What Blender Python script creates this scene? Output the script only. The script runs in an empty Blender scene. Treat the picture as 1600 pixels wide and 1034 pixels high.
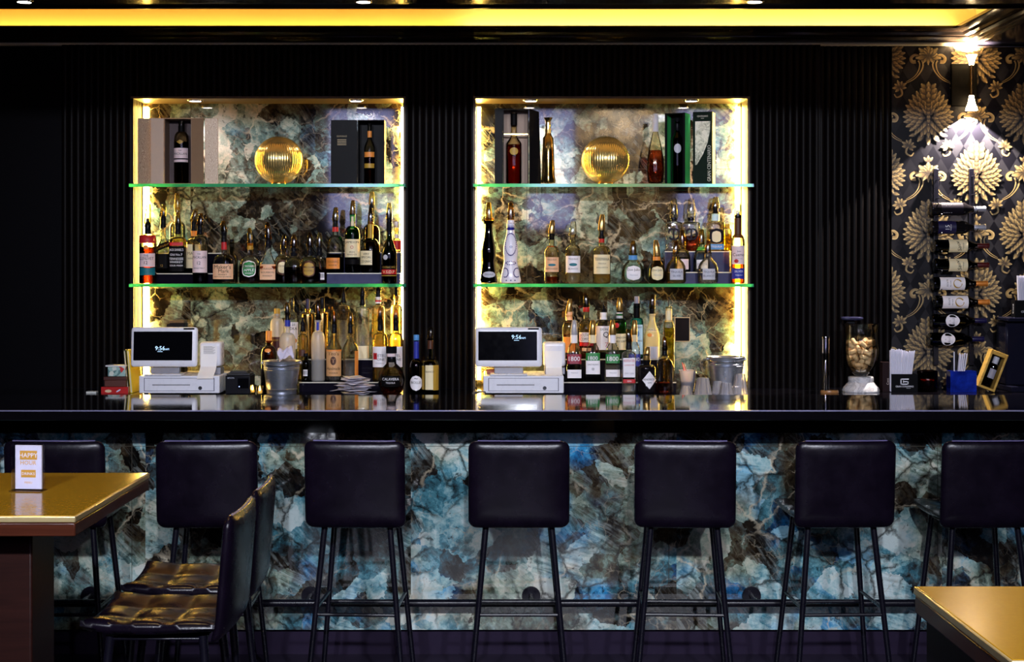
import bpy, math, random
from mathutils import Vector, Matrix
R = math.radians
PI = math.pi
random.seed(7)
scene = bpy.context.scene
COL = scene.collection

# ------------------------------------------------------------------ camera
F, CX, HY, CZ = 2350.0, 780.0, 420.0, 1.70      # focal length (px), vanishing point (px), eye height (m)
def X(px, D): return (px - CX) * D / F
def Z(py, D): return CZ + (HY - py) * D / F
cam = bpy.data.cameras.new('camera')
cam.sensor_width = 36.0
cam.lens = F / 1600 * 36
cam.shift_x = (800 - CX) / 1600
cam.shift_y = -(517 - HY) / 1600
cam.clip_start = 0.05
cam_o = bpy.data.objects.new('camera', cam)
cam_o.location = (0, 0, CZ)
cam_o.rotation_euler = (R(90), 0, 0)
COL.objects.link(cam_o)
scene.camera = cam_o
scene.view_settings.view_transform = 'Standard'
scene.view_settings.look = 'None'
scene.view_settings.gamma = 1
scene.view_settings.use_curve_mapping = False
scene.view_settings.exposure = 0.55
scene.cycles.transparent_max_bounces = 40
w = bpy.data.worlds.new('world'); scene.world = w
w.use_nodes = True
w.node_tree.nodes['Background'].inputs[0].default_value = (0.5, 0.5, 1.0, 1)
w.node_tree.nodes['Background'].inputs[1].default_value = 0.004

# ------------------------------------------------------------------ materials
def lin(h):
    if not isinstance(h, str): return tuple(h)
    c = [int(h[i:i+2], 16) / 255 for i in (0, 2, 4)]
    return tuple(x / 12.92 if x <= .04045 else ((x + .055) / 1.055) ** 2.4 for x in c)

class NT:
    def __init__(s, name):
        s.m = bpy.data.materials.new(name); s.m.use_nodes = True
        s.t = s.m.node_tree; s.t.nodes.clear()
        s.out = s.t.nodes.new('ShaderNodeOutputMaterial')
    def put(s, sock, v):
        if hasattr(v, 'is_output') or isinstance(v, bpy.types.NodeSocket): s.t.links.new(v, sock)
        elif isinstance(v, (tuple, list)):
            if sock.type == 'RGBA' and len(v) == 3: v = (*v, 1)
            sock.default_value = v
        else: sock.default_value = v
    def n(s, typ, ins=None, **props):
        nd = s.t.nodes.new('ShaderNode' + typ)
        for k, v in props.items(): setattr(nd, k, v)
        for k, v in (ins or {}).items(): s.put(nd.inputs[k], v)
        return nd
    def math(s, op, a, b=0.0, c=0.0, clamp=False):
        nd = s.n('Math', {0: a, 1: b, 2: c}, operation=op, use_clamp=clamp); return nd.outputs[0]
    def vmath(s, op, a, b=(0, 0, 0)):
        nd = s.n('VectorMath', {0: a, 1: b}, operation=op); return nd.outputs[0]
    def scale(s, a, f):
        nd = s.n('VectorMath', {0: a}, operation='SCALE'); s.put(nd.inputs['Scale'], f); return nd.outputs[0]
    def coord(s, kind='Object'): return s.n('TexCoord').outputs[kind]
    def noise(s, vec, sc, det=4, rough=.5, dist=0, out=0):
        return s.n('TexNoise', {'Vector': vec, 'Scale': sc, 'Detail': det, 'Roughness': rough, 'Distortion': dist}).outputs[out]
    def voro(s, vec, sc, feature='DISTANCE_TO_EDGE', out=0):
        return s.n('TexVoronoi', {'Vector': vec, 'Scale': sc}, feature=feature).outputs[out]
    def ramp(s, fac, stops, interp='LINEAR'):
        nd = s.n('ValToRGB', {0: fac}); cr = nd.color_ramp; cr.interpolation = interp
        while len(cr.elements) < len(stops): cr.elements.new(.5)
        for e, (p, c) in zip(cr.elements, stops):
            e.position = p
            if not isinstance(c, (tuple, list, str)): c = (c, c, c)
            c = lin(c); e.color = (*c[:3], 1)
        return nd.outputs[0]
    def mix(s, fac, a, b, blend='MIX'):
        nd = s.n('Mix', data_type='RGBA', blend_type=blend)
        s.put(nd.inputs[0], fac); s.put(nd.inputs[6], a); s.put(nd.inputs[7], b); return nd.outputs[2]
    def bump(s, h, strength=.3, dist=.01):
        return s.n('Bump', {'Height': h, 'Strength': strength, 'Distance': dist}).outputs[0]
    def principled(s, **k):
        nd = s.n('BsdfPrincipled', {('Specular IOR Level' if a == 'Specular_IOR_Level' else a.replace('_', ' ')): v for a, v in k.items()})
        s.t.links.new(nd.outputs[0], s.out.inputs[0]); return s.m
    def surf(s, sh):
        s.t.links.new(sh, s.out.inputs[0]); return s.m

_mc = {}
def P(name, c, rough=.5, metal=0.0, var=.12, vs=30, spec=None, coat=0.0, bump=0.0, trans=0.0):
    """a plain surface with a little procedural mottling"""
    key = (name, str(c), rough, metal)
    if key in _mc: return _mc[key]
    c = lin(c); t = NT(name)
    if spec is None: spec = .05 if max(c) < .03 and not metal else .4
    nz = t.noise(t.coord(), vs, 5, .6)
    col = t.mix(nz, tuple(x * (1 - var) for x in c), tuple(min(1, x * (1 + var)) for x in c))
    k = dict(Base_Color=col, Roughness=t.math('MULTIPLY_ADD', nz, .1, max(0, rough - .05)), Metallic=metal, Coat_Weight=coat)
    k['Specular_IOR_Level'] = spec
    if bump: k['Normal'] = t.bump(nz, bump, .004)
    nd_m = None
    nd = t.n('BsdfPrincipled')
    for a, v in k.items():
        nm = a.replace('_', ' ') if a != 'Specular_IOR_Level' else 'Specular IOR Level'
        t.put(nd.inputs[nm], v)
    if trans: t.put(nd.inputs['Transmission Weight'], trans)
    t.surf(nd.outputs[0])
    _mc[key] = t.m
    return t.m
def E(name, c, strength):
    key = ('E', name, str(c), strength)
    if key in _mc: return _mc[key]
    t = NT(name); e = t.n('Emission', {'Color': lin(c), 'Strength': strength})
    _mc[key] = t.surf(e.outputs[0]); return t.m
def G(name, tint=(.97, .97, .95), edge=(.5, .5, .45), rough=.03, ior=1.45, milk=0.0, milkc=(.8, .8, .8), rw=0.0):
    """thin bottle glass: clear and tinted, darker towards its rims, with a mirror gloss"""
    key = ('G', name)
    if key in _mc: return _mc[key]
    t = NT(name); tint = lin(tint); edge = lin(edge)
    f = t.n('LayerWeight', {'Blend': .35}).outputs['Facing']
    f2 = t.math('POWER', f, 2.2)
    tr = t.n('BsdfTransparent', {'Color': t.mix(f2, tint, edge)}).outputs[0]
    rf = t.n('BsdfRefraction', {'Color': tuple(min(1, x * .5 + y * .5) for x, y in zip(tint, edge)), 'Roughness': .0, 'IOR': 1.3}).outputs[0]
    tr = t.n('MixShader', {0: t.math('MULTIPLY_ADD', f2, .8 - rw * .6, rw), 1: tr, 2: rf}).outputs[0]
    if milk:
        df = t.n('BsdfDiffuse', {'Color': milkc}).outputs[0]
        tl = t.n('BsdfTranslucent', {'Color': milkc}).outputs[0]
        d2 = t.n('MixShader', {0: .5, 1: df, 2: tl}).outputs[0]
        tr = t.n('MixShader', {0: milk, 1: tr, 2: d2}).outputs[0]
    gl = t.n('BsdfGlossy', {'Color': (1, 1, 1), 'Roughness': rough}).outputs[0]
    fr = t.n('Fresnel', {'IOR': ior}).outputs[0]
    _mc[key] = t.surf(t.n('MixShader', {0: fr, 1: tr, 2: gl}).outputs[0]); return t.m

def stone(name, joints_x, joints_z, blue=1.0, seed=0.0, x0=0.0, pitch=1.15, dark=.10, streak=1.0):
    """polished labradorite-like slabs: blue and teal plates in brown matrix, cream veins, slanted streaks, slab joints"""
    t = NT(name)
    co = t.coord()
    sp = t.n('SeparateXYZ', {0: co})
    x, z = sp.outputs[0], sp.outputs[2]
    cell = t.math('FLOOR', t.math('DIVIDE', t.math('SUBTRACT', x, x0), pitch))
    p = t.n('CombineXYZ', {0: x, 1: t.math('MULTIPLY_ADD', cell, 3.7, seed), 2: z}).outputs[0]
    wob = lambda v, sc, amp, det=5: t.vmath('ADD', v, t.scale(t.vmath('SUBTRACT', t.noise(v, sc, det, .65, out=1), (.5, .5, .5)), amp))
    q = wob(p, 3.0, .15)
    q2 = wob(q, 17, .045)
    pl = t.n('TexVoronoi', {'Vector': q2, 'Scale': 8.0}, feature='F1').outputs['Color']
    tone = t.n('SeparateXYZ', {0: pl}).outputs[0]; tone2 = t.n('SeparateXYZ', {0: pl}).outputs[1]
    pl2 = t.n('SeparateXYZ', {0: t.n('TexVoronoi', {'Vector': q2, 'Scale': 19.0}, feature='F1').outputs['Color']}).outputs[0]
    big = t.noise(p, 1.7, 4, .6)
    mid = t.noise(q, 5.0, 8, .7)
    fine = t.noise(p, 38, 6, .75)
    m = t.math('MULTIPLY', mid, .60)
    m = t.math('MULTIPLY_ADD', tone, .26, m); m = t.math('MULTIPLY_ADD', pl2, .10, m); m = t.math('MULTIPLY_ADD', fine, .30, m); pits = t.noise(q2, 26, 5, .7)
    m = t.math('ADD', m, t.math('MULTIPLY', t.math('SUBTRACT', big, .5), .75))
    m = t.math('SUBTRACT', t.math('MULTIPLY_ADD', m, 1.45, -.235), dark)
    c_earth = t.ramp(m, [(.26, (.003, .0025, .002)), (.38, (.022, .014, .008)), (.47, (.055, .040, .022)), (.54, (.085, .085, .055)),
                         (.62, (.13, .185, .145)), (.72, (.30, .36, .28)), (.86, (.54, .50, .40))])
    c_blue = t.ramp(m, [(.26, (.003, .003, .004)), (.38, (.016, .013, .011)), (.46, (.030, .050, .060)), (.54, (.034, .115, .150)),
                        (.62, (.075, .24, .30)), (.72, (.27, .45, .47)), (.86, (.52, .62, .61))])
    deep = t.ramp(m, [(.34, (.004, .010, .022)), (.50, (.010, .10, .26)), (.64, (.03, .25, .50)), (.80, (.25, .52, .66))])
    bmask = t.ramp(t.noise(p, 1.9, 3, .55, .4), [(.44, 0.0), (.55, 1.0)])
    col = t.mix(t.math('MULTIPLY', bmask, blue), c_earth, c_blue)
    dm = t.math('MULTIPLY', t.ramp(t.noise(q, 3.1, 3, .5), [(.50, 0.0), (.57, 1.0)]), t.ramp(tone2, [(.38, 0.0), (.50, 1.0)]))
    col = t.mix(t.math('MULTIPLY', t.math('MULTIPLY', dm, bmask), blue * .95), col, deep)
    # slanted schiller streaks, their own direction in every plate
    rot = t.n('VectorRotate', {'Vector': wob(p, 5, .03, 2), 'Axis': (0, 1, 0), 'Angle': t.math('MULTIPLY_ADD', tone, .9, .5)}, rotation_type='AXIS_ANGLE').outputs[0]
    st = t.noise(t.vmath('MULTIPLY', rot, (70, 6, 5)), 1.0, 5, .65)
    smk = t.math('MULTIPLY', t.ramp(t.noise(p, 2.7, 3, .5), [(.44, .12), (.60, 1.0)]), t.ramp(tone2, [(.35, .2), (.6, 1.0)]))
    col = t.mix(t.math('MULTIPLY', t.math('MULTIPLY', t.ramp(st, [(.46, 0.0), (.66, 1.0)]), smk), .42 * streak), col, (.50, .58, .56), 'SCREEN')
    col = t.mix(t.math('MULTIPLY', t.math('MULTIPLY', t.ramp(st, [(.32, 1.0), (.50, 0.0)]), smk), .6 * streak), col, (.03, .03, .03), 'MULTIPLY')
    col = t.mix(t.math('MULTIPLY', t.ramp(pits, [(.58, 0.0), (.66, 1.0)]), .8), col, (.006, .005, .004))
    # cream veins, thin pale cracks and black seams
    v1 = t.voro(wob(q, 6, .12), 2.7)
    vm = t.math('MULTIPLY', t.ramp(v1, [(.0, 1.0), (.022, 0.0)]), t.ramp(t.noise(p, 3.3, 3), [(.46, 0.0), (.60, 1.0)]))
    col = t.mix(t.math('MULTIPLY', vm, .45 + .25 * streak), col, (.66, .56, .40))
    v3 = t.voro(q2, 11.0)
    hm = t.math('MULTIPLY', t.ramp(v3, [(.0, 1.0), (.028, 0.0)]), t.ramp(t.noise(p, 5.1, 4), [(.48, 0.0), (.58, 1.0)]))
    col = t.mix(t.math('MULTIPLY', hm, .55), col, (.40, .34, .25))
    v2 = t.voro(t.vmath('ADD', q2, (3.1, 0, 1.7)), 6.3)
    cm = t.math('MULTIPLY', t.ramp(v2, [(.0, 1.0), (.07, 0.0)]), t.ramp(t.noise(p, 2.4, 4, out=0), [(.44, 0.0), (.56, 1.0)]))
    col = t.mix(t.math('MULTIPLY', cm, .92), col, (.008, .006, .004))
    j = None
    for c, a in [(c, x) for c in joints_x] + [(c, z) for c in joints_z]:
        k = t.math('LESS_THAN', t.math('ABSOLUTE', t.math('SUBTRACT', a, c)), .0016)
        j = k if j is None else t.math('MAXIMUM', j, k)
    if j is not None: col = t.mix(t.math('MULTIPLY', j, .8), col, (.05, .045, .035))
    return t.principled(Base_Color=col, Roughness=.05, Coat_Weight=.45, Coat_Roughness=.03)

def wood(name, c1, c2, rough=.3, ax=(3, 40, 40), coat=.2):
    t = NT(name); v = t.vmath('MULTIPLY', t.coord(), ax)
    n = t.noise(v, 1.0, 6, .6, .5)
    return t.principled(Base_Color=t.ramp(n, [(.3, c1), (.7, c2)]), Roughness=rough, Coat_Weight=coat, Coat_Roughness=.12, Specular_IOR_Level=.2)

# ------------------------------------------------------------------ mesh building
_txt = {}
def text_geo(s):
    """outline of a line of lettering, centred, 1 unit high"""
    if s in _txt: return _txt[s]
    cu = bpy.data.curves.new('t', 'FONT'); cu.body = s; cu.resolution_u = 2
    ob = bpy.data.objects.new('t', cu)
    me = bpy.data.meshes.new_from_object(ob)
    vs = [(v.co.x, v.co.y) for v in me.vertices]; fs = [tuple(p.vertices) for p in me.polygons]
    bpy.data.objects.remove(ob); bpy.data.meshes.remove(me); bpy.data.curves.remove(cu)
    if vs:
        xa, xb = min(v[0] for v in vs), max(v[0] for v in vs); ya, yb = min(v[1] for v in vs), max(v[1] for v in vs)
        k = 1 / max(1e-6, yb - ya)
        vs = [((v[0] - (xa + xb) / 2) * k, (v[1] - (ya + yb) / 2) * k) for v in vs]
    _txt[s] = (vs, fs); return _txt[s]

class MB:
    def __init__(s): s.v, s.f, s.m, s.uv = [], [], [], {}
    def add(s, vs, fs, mi=0, uvs=None):
        b = len(s.v); s.v += [tuple(v) for v in vs]
        for f in fs: s.f.append(tuple(b + i for i in f)); s.m.append(mi)
        if uvs:
            for i, u in enumerate(uvs): s.uv[b + i] = u
        return s
    def box(s, x0, x1, y0, y1, z0, z1, mi=0, M=None):
        vs = [Vector((x, y, z)) for z in (z0, z1) for y in (y0, y1) for x in (x0, x1)]
        if M: vs = [M @ v for v in vs]
        return s.add(vs, [(0, 2, 3, 1), (4, 5, 7, 6), (0, 1, 5, 4), (2, 6, 7, 3), (0, 4, 6, 2), (1, 3, 7, 5)], mi)
    def lathe(s, prof, seg=24, c=(0, 0, 0), dep=1.0, n=2.0, mi=0, skew=(0, 0), M=None, wave=None):
        """prof: (r, z) or (r, z, n); n > 2 squares the plan; skew shifts the top sideways"""
        rows, vs, fs = [], [], []
        z0, z1 = prof[0][1], prof[-1][1]
        for pr in prof:
            r, z = pr[0], pr[1]; nn = pr[2] if len(pr) > 2 else n
            k = (z - z0) / (z1 - z0) if z1 != z0 else 0
            if r < 1e-6:
                rows.append([len(vs)]); vs.append((c[0] + skew[0] * k, c[1] + skew[1] * k, c[2] + z)); continue
            row = []
            for i in range(seg):
                a = 2 * PI * (i + .5) / seg
                ca, sa = math.cos(a), math.sin(a)
                rr = r / ((abs(ca) ** nn + abs(sa) ** nn) ** (1 / nn))
                if wave: rr *= wave(a, z)
                row.append(len(vs)); vs.append((c[0] + rr * ca + skew[0] * k, c[1] + rr * sa * dep + skew[1] * k, c[2] + z))
            rows.append(row)
        for a, b in zip(rows, rows[1:]):
            if len(a) == 1 and len(b) == 1: continue
            for i in range(seg):
                j = (i + 1) % seg
                if len(a) == 1: fs.append((a[0], b[j], b[i]))
                elif len(b) == 1: fs.append((a[i], a[j], b[0]))
                else: fs.append((a[i], a[j], b[j], b[i]))
        if M: vs = [M @ Vector(v) for v in vs]
        return s.add(vs, fs, mi)
    def tube(s, pts, r, seg=8, mi=0, caps=True):
        pts = [Vector(p) for p in pts]; rs = r if isinstance(r, (list, tuple)) else [r] * len(pts)
        d = (pts[1] - pts[0]).normalized()
        u = d.orthogonal().normalized(); vs, fs = [], []
        for i, p in enumerate(pts):
            if 0 < i < len(pts) - 1: d2 = ((pts[i + 1] - p).normalized() + (p - pts[i - 1]).normalized()).normalized()
            elif i == 0: d2 = d
            else: d2 = (p - pts[i - 1]).normalized()
            u = (u - d2 * u.dot(d2)).normalized(); w_ = d2.cross(u)
            for k in range(seg):
                a = 2 * PI * k / seg
                vs.append(p + (u * math.cos(a) + w_ * math.sin(a)) * rs[i])
        for i in range(len(pts) - 1):
            for k in range(seg):
                j = (k + 1) % seg
                fs.append((i * seg + k, i * seg + j, (i + 1) * seg + j, (i + 1) * seg + k))
        if caps:
            fs.append(tuple(range(seg))[::-1]); fs.append(tuple((len(pts) - 1) * seg + k for k in range(seg)))
        return s.add(vs, fs, mi)
    def prism(s, poly, y0, y1, mi=0, M=None):
        """polygon in x, z pushed along y"""
        n = len(poly)
        vs = [Vector((p[0], y0, p[1])) for p in poly] + [Vector((p[0], y1, p[1])) for p in poly]
        fs = [tuple(range(n)), tuple(range(2 * n - 1, n - 1, -1))] + [(i, i + n, (i + 1) % n + n, (i + 1) % n) for i in range(n)]
        if M: vs = [M @ v for v in vs]
        return s.add(vs, fs, mi)
    def pillow(s, outline, t, disp=None, M=None, mi=0, p=8, scales=(1, .99, .96, .90, .80, .66, .5, .34, .17)):
        """soft slab: outline in x, y; thickness 2t rounded at the rim; disp(x, y) lifts the upper side"""
        n = len(outline); vs, fs = [], []
        def ring(sc, sg):
            b = len(vs)
            for (x, y) in outline:
                h = t * max(0, 1 - sc ** p) ** .5
                z = sg * h + (disp(x * sc, y * sc) * min(1, (1 - sc) * 12) if (disp and sg > 0) else 0)
                vs.append(Vector((x * sc, y * sc, z)))
            return b
        up = [ring(sc, 1) for sc in scales]; dn = [up[0]] + [ring(sc, -1) for sc in scales[1:]]
        for rs, sg in ((up, 1), (dn, -1)):
            for a, b in zip(rs, rs[1:]):
                for i in range(n):
                    j = (i + 1) % n
                    fs.append((a + i, a + j, b + j, b + i) if sg > 0 else (a + j, a + i, b + i, b + j))
            fs.append(tuple(rs[-1] + i for i in range(n)) if sg > 0 else tuple(rs[-1] + i for i in range(n))[::-1])
        if M: vs = [M(v) if callable(M) else M @ v for v in vs]
        return s.add(vs, fs, mi)
    def text(s, st, h, fn, mi=0, wmax=None):
        """lettering of height h; fn maps (x, z) to a point"""
        vs, fs = text_geo(st)
        if not vs: return s
        wd = max(v[0] for v in vs) * 2 * h; kx = min(1, wmax / wd) if wmax else 1
        return s.add([fn(v[0] * h * kx, v[1] * h) for v in vs], fs, mi)
    def build(s, name, mats, parent=None, smooth=35, loc=None, bevel=0, bseg=2):
        me = bpy.data.meshes.new(name); me.from_pydata(s.v, [], s.f)
        if not isinstance(mats, (list, tuple)): mats = [mats]
        for m in mats: me.materials.append(m)
        me.polygons.foreach_set('material_index', s.m)
        if s.uv:
            ul = me.uv_layers.new(name='UVMap')
            for lp in me.loops: ul.data[lp.index].uv = s.uv.get(lp.vertex_index, (0, 0))
        if smooth:
            me.polygons.foreach_set('use_smooth', [True] * len(s.f))
            me.set_sharp_from_angle(angle=R(smooth))
        me.update()
        o = bpy.data.objects.new(name, me); COL.objects.link(o)
        if parent is not None: o.parent = parent
        if loc is not None: o.location = loc
        if bevel:
            b = o.modifiers.new('edge', 'BEVEL'); b.width = bevel; b.segments = bseg; b.limit_method = 'ANGLE'; b.angle_limit = R(40)
        return o

def tag(o, label, cat, group=None):
    o['label'] = label; o['category'] = cat
    if group: o['group'] = group
    return o
def thing(name, label, cat, loc=(0, 0, 0), rz=0.0, group=None):
    o = bpy.data.objects.new(name, None); COL.objects.link(o)
    o.location = loc; o.rotation_euler = (0, 0, rz); o.empty_display_size = .1
    return tag(o, label, cat, group)
def struct(o): o['kind'] = 'structure'; return o
def copy_tree(o, parent=None):
    c = o.copy(); COL.objects.link(c)
    if parent is not None: c.parent = parent
    for ch in list(o.children): copy_tree(ch, c)
    return c
def rrect(hw, hh, r, k=5):
    pts = []
    for (sx, sy, a0) in ((1, 1, 0), (-1, 1, 90), (-1, -1, 180), (1, -1, 270)):
        for i in range(k + 1):
            a = R(a0 + 90 * i / k); pts.append((sx * (hw - r) + r * math.cos(a), sy * (hh - r) + r * math.sin(a)))
    # straight sides get extra points so that the slab bends smoothly
    out = []
    for a, b in zip(pts, pts[1:] + pts[:1]):
        L = math.dist(a, b); m = max(1, int(L / .04))
        for q in range(m): out.append((a[0] + (b[0] - a[0]) * q / m, a[1] + (b[1] - a[1]) * q / m))
    return out
# ------------------------------------------------------------------ planes of the room
YW, YB, YP = 8.05, 8.30, 8.10          # ribbed wall face, back of the niches, papered wall
ZC, ZS = 1.06, 2.90                    # back counter top, low ceiling
NL, NR, ZN = (-1.959, -.514), (-.127, 1.329), 2.611
TB = 1.12                              # bar top
DARK = P('dark_ribbed_wood', (.0020, .0011, .0013), .45, var=.35, vs=14, spec=.07)
DARKL = P('dark_wall_paint', (.0010, .0008, .002), .5, spec=.05)
BRONZE = P('bronze_trim', (.055, .034, .014), .45, .2)
BLACKG = P('black_polished_stone', (.0035, .003, .0045), .05, var=.4, vs=60, spec=.55)
BLACKM = P('black_metal', (.004, .0035, .008), .28, spec=.35)
NAVYC = P('dark_soffit_paint', (.008, .008, .018), .12, spec=.5)
CREAMP = P('cove_paint', 'e8dcc0', .7, var=.05, vs=3)

# floor
def floor_mat():
    t = NT('dark_floor'); n = t.noise(t.coord(), 5, 6, .6)
    return t.principled(Base_Color=t.ramp(n, [(.3, (.016, .011, .026)), (.7, (.030, .021, .043))]), Roughness=.45)
struct(MB().box(-4.5, 4.5, -2.1, 8.6, -.1, 0).build('floor', floor_mat()))

# ribbed wall with the openings of the two niches
rib = MB()
def ribs(xa, xb, za, zb, y, pitch=.0345, d=.012):
    n = max(1, round((xb - xa) / pitch)); p = (xb - xa) / n; K = 6
    for i in range(n):
        vs, fs = [], []
        for k in range(K + 1):
            xx = xa + p * (i + k / K); yy = y + d - d * math.sin(PI * k / K) ** .6
            vs += [(xx, yy, za), (xx, yy, zb)]
        for k in range(K): fs.append((2 * k, 2 * k + 2, 2 * k + 3, 2 * k + 1))
        rib.add(vs, fs)
for a in ((-2.345, NL[0], ZC, ZS), (NL[1], NR[0], ZC, ZS), (NR[1], 1.72, ZC, ZS), (NL[0], NL[1], ZN, ZS), (NR[0], NR[1], ZN, ZS)): ribs(*a, YW)
ribs(1.72, 2.113, ZC, ZS, YP)
rib.box(1.70, 1.72, YW + .002, YP + .03, ZC, ZS)
for a, b in ((-2.345, NL[0] - .002), (NL[1] + .002, NR[0] - .002), (NR[1] + .002, 1.70)): rib.box(a, b, YW + .014, YW + .30, ZC, ZS)
for a, b in (NL, NR): rib.box(a, b, YW + .014, YW + .30, ZN + .002, ZS)
struct(rib.build('wall_back', DARK, smooth=50))
struct(MB().box(-4.5, -2.345, YP, YP + .2, 0, ZS + .3).build('wall_back_left', DARKL))

STN = stone('niche_stone', [X(298, YB), X(823, YB), X(468, YB), X(983, YB)], [Z(264, YB)], .30, 2.3, x0=X(298, YB) - 2.3, pitch=1.15, dark=.195, streak=.45)
def jamb_mat():
    t = NT('ribbed_dark_reveal'); s_ = t.n('SeparateXYZ', {0: t.coord()})
    w_ = t.math('SINE', t.math('MULTIPLY', s_.outputs[1], 2 * PI / .035))
    return t.principled(Base_Color=t.ramp(t.math('MULTIPLY_ADD', w_, .5, .5), [(.2, (.003, .002, .0015)), (.8, (.016, .010, .005))]), Roughness=.5, Specular_IOR_Level=.1, Normal=t.bump(w_, .5, .01))
JAMB = jamb_mat()
for nm, (a, b) in (('wall_niche_left', NL), ('wall_niche_right', NR)):
    m = MB().box(a - .01, b + .01, YB, YB + .06, ZC - .05, ZN + .01, 0)
    for (p, q) in ((a - .012, a), (b, b + .012)):
        m.box(p, q, YW - .004, YB + .02, ZC, ZN + .012, 1 if p > a or a > -1 else 2)
    m.box(a - .012, b + .012, YW - .006, YB + .02, ZN, ZN + .012, 1)
    struct(m.build(nm, [STN, BRONZE, JAMB]))

# damask wallpaper ---------------------------------------------------------------
def paper_mats():
    t = NT('wallpaper_ground'); co = t.coord(); s = t.n('SeparateXYZ', {0: co})
    u = t.math('DIVIDE', s.outputs[0], .082); v = t.math('DIVIDE', s.outputs[2], .135)
    ck = t.n('TexChecker', {'Vector': t.n('CombineXYZ', {0: t.math('ADD', u, v), 1: t.math('SUBTRACT', u, v), 2: .5}).outputs[0], 'Scale': 1.0}).outputs[1]
    nz = t.noise(co, 60, 5, .7)
    pa = t.math('MULTIPLY', ck, t.ramp(t.noise(co, 2.2, 3, .6), [(.42, .25), (.6, 1.0)]))
    g = t.principled(Base_Color=t.mix(t.math('MULTIPLY', pa, t.math('MULTIPLY_ADD', nz, .5, .45)), (.0035, .003, .005), (.027, .025, .029)), Roughness=.38, Specular_IOR_Level=.12)
    t = NT('wallpaper_petals'); uv = t.n('SeparateXYZ', {0: t.coord('UV')})
    edge = t.math('ABSOLUTE', t.math('MULTIPLY_ADD', uv.outputs[1], 2, -1))
    nz = t.noise(t.coord(), 120, 3)
    c = t.ramp(t.math('ADD', uv.outputs[0], t.math('MULTIPLY_ADD', nz, .3, -.15)), [(.0, (.020, .010, .003)), (.35, (.075, .045, .016)), (.7, (.25, .16, .052)), (1, (.42, .30, .13))])
    c = t.mix(t.ramp(edge, [(.5, 0.0), (.9, .95)]), c, (.010, .006, .003))
    return [g, t.principled(Base_Color=c, Roughness=.5)]
PAPER = paper_mats()
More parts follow.
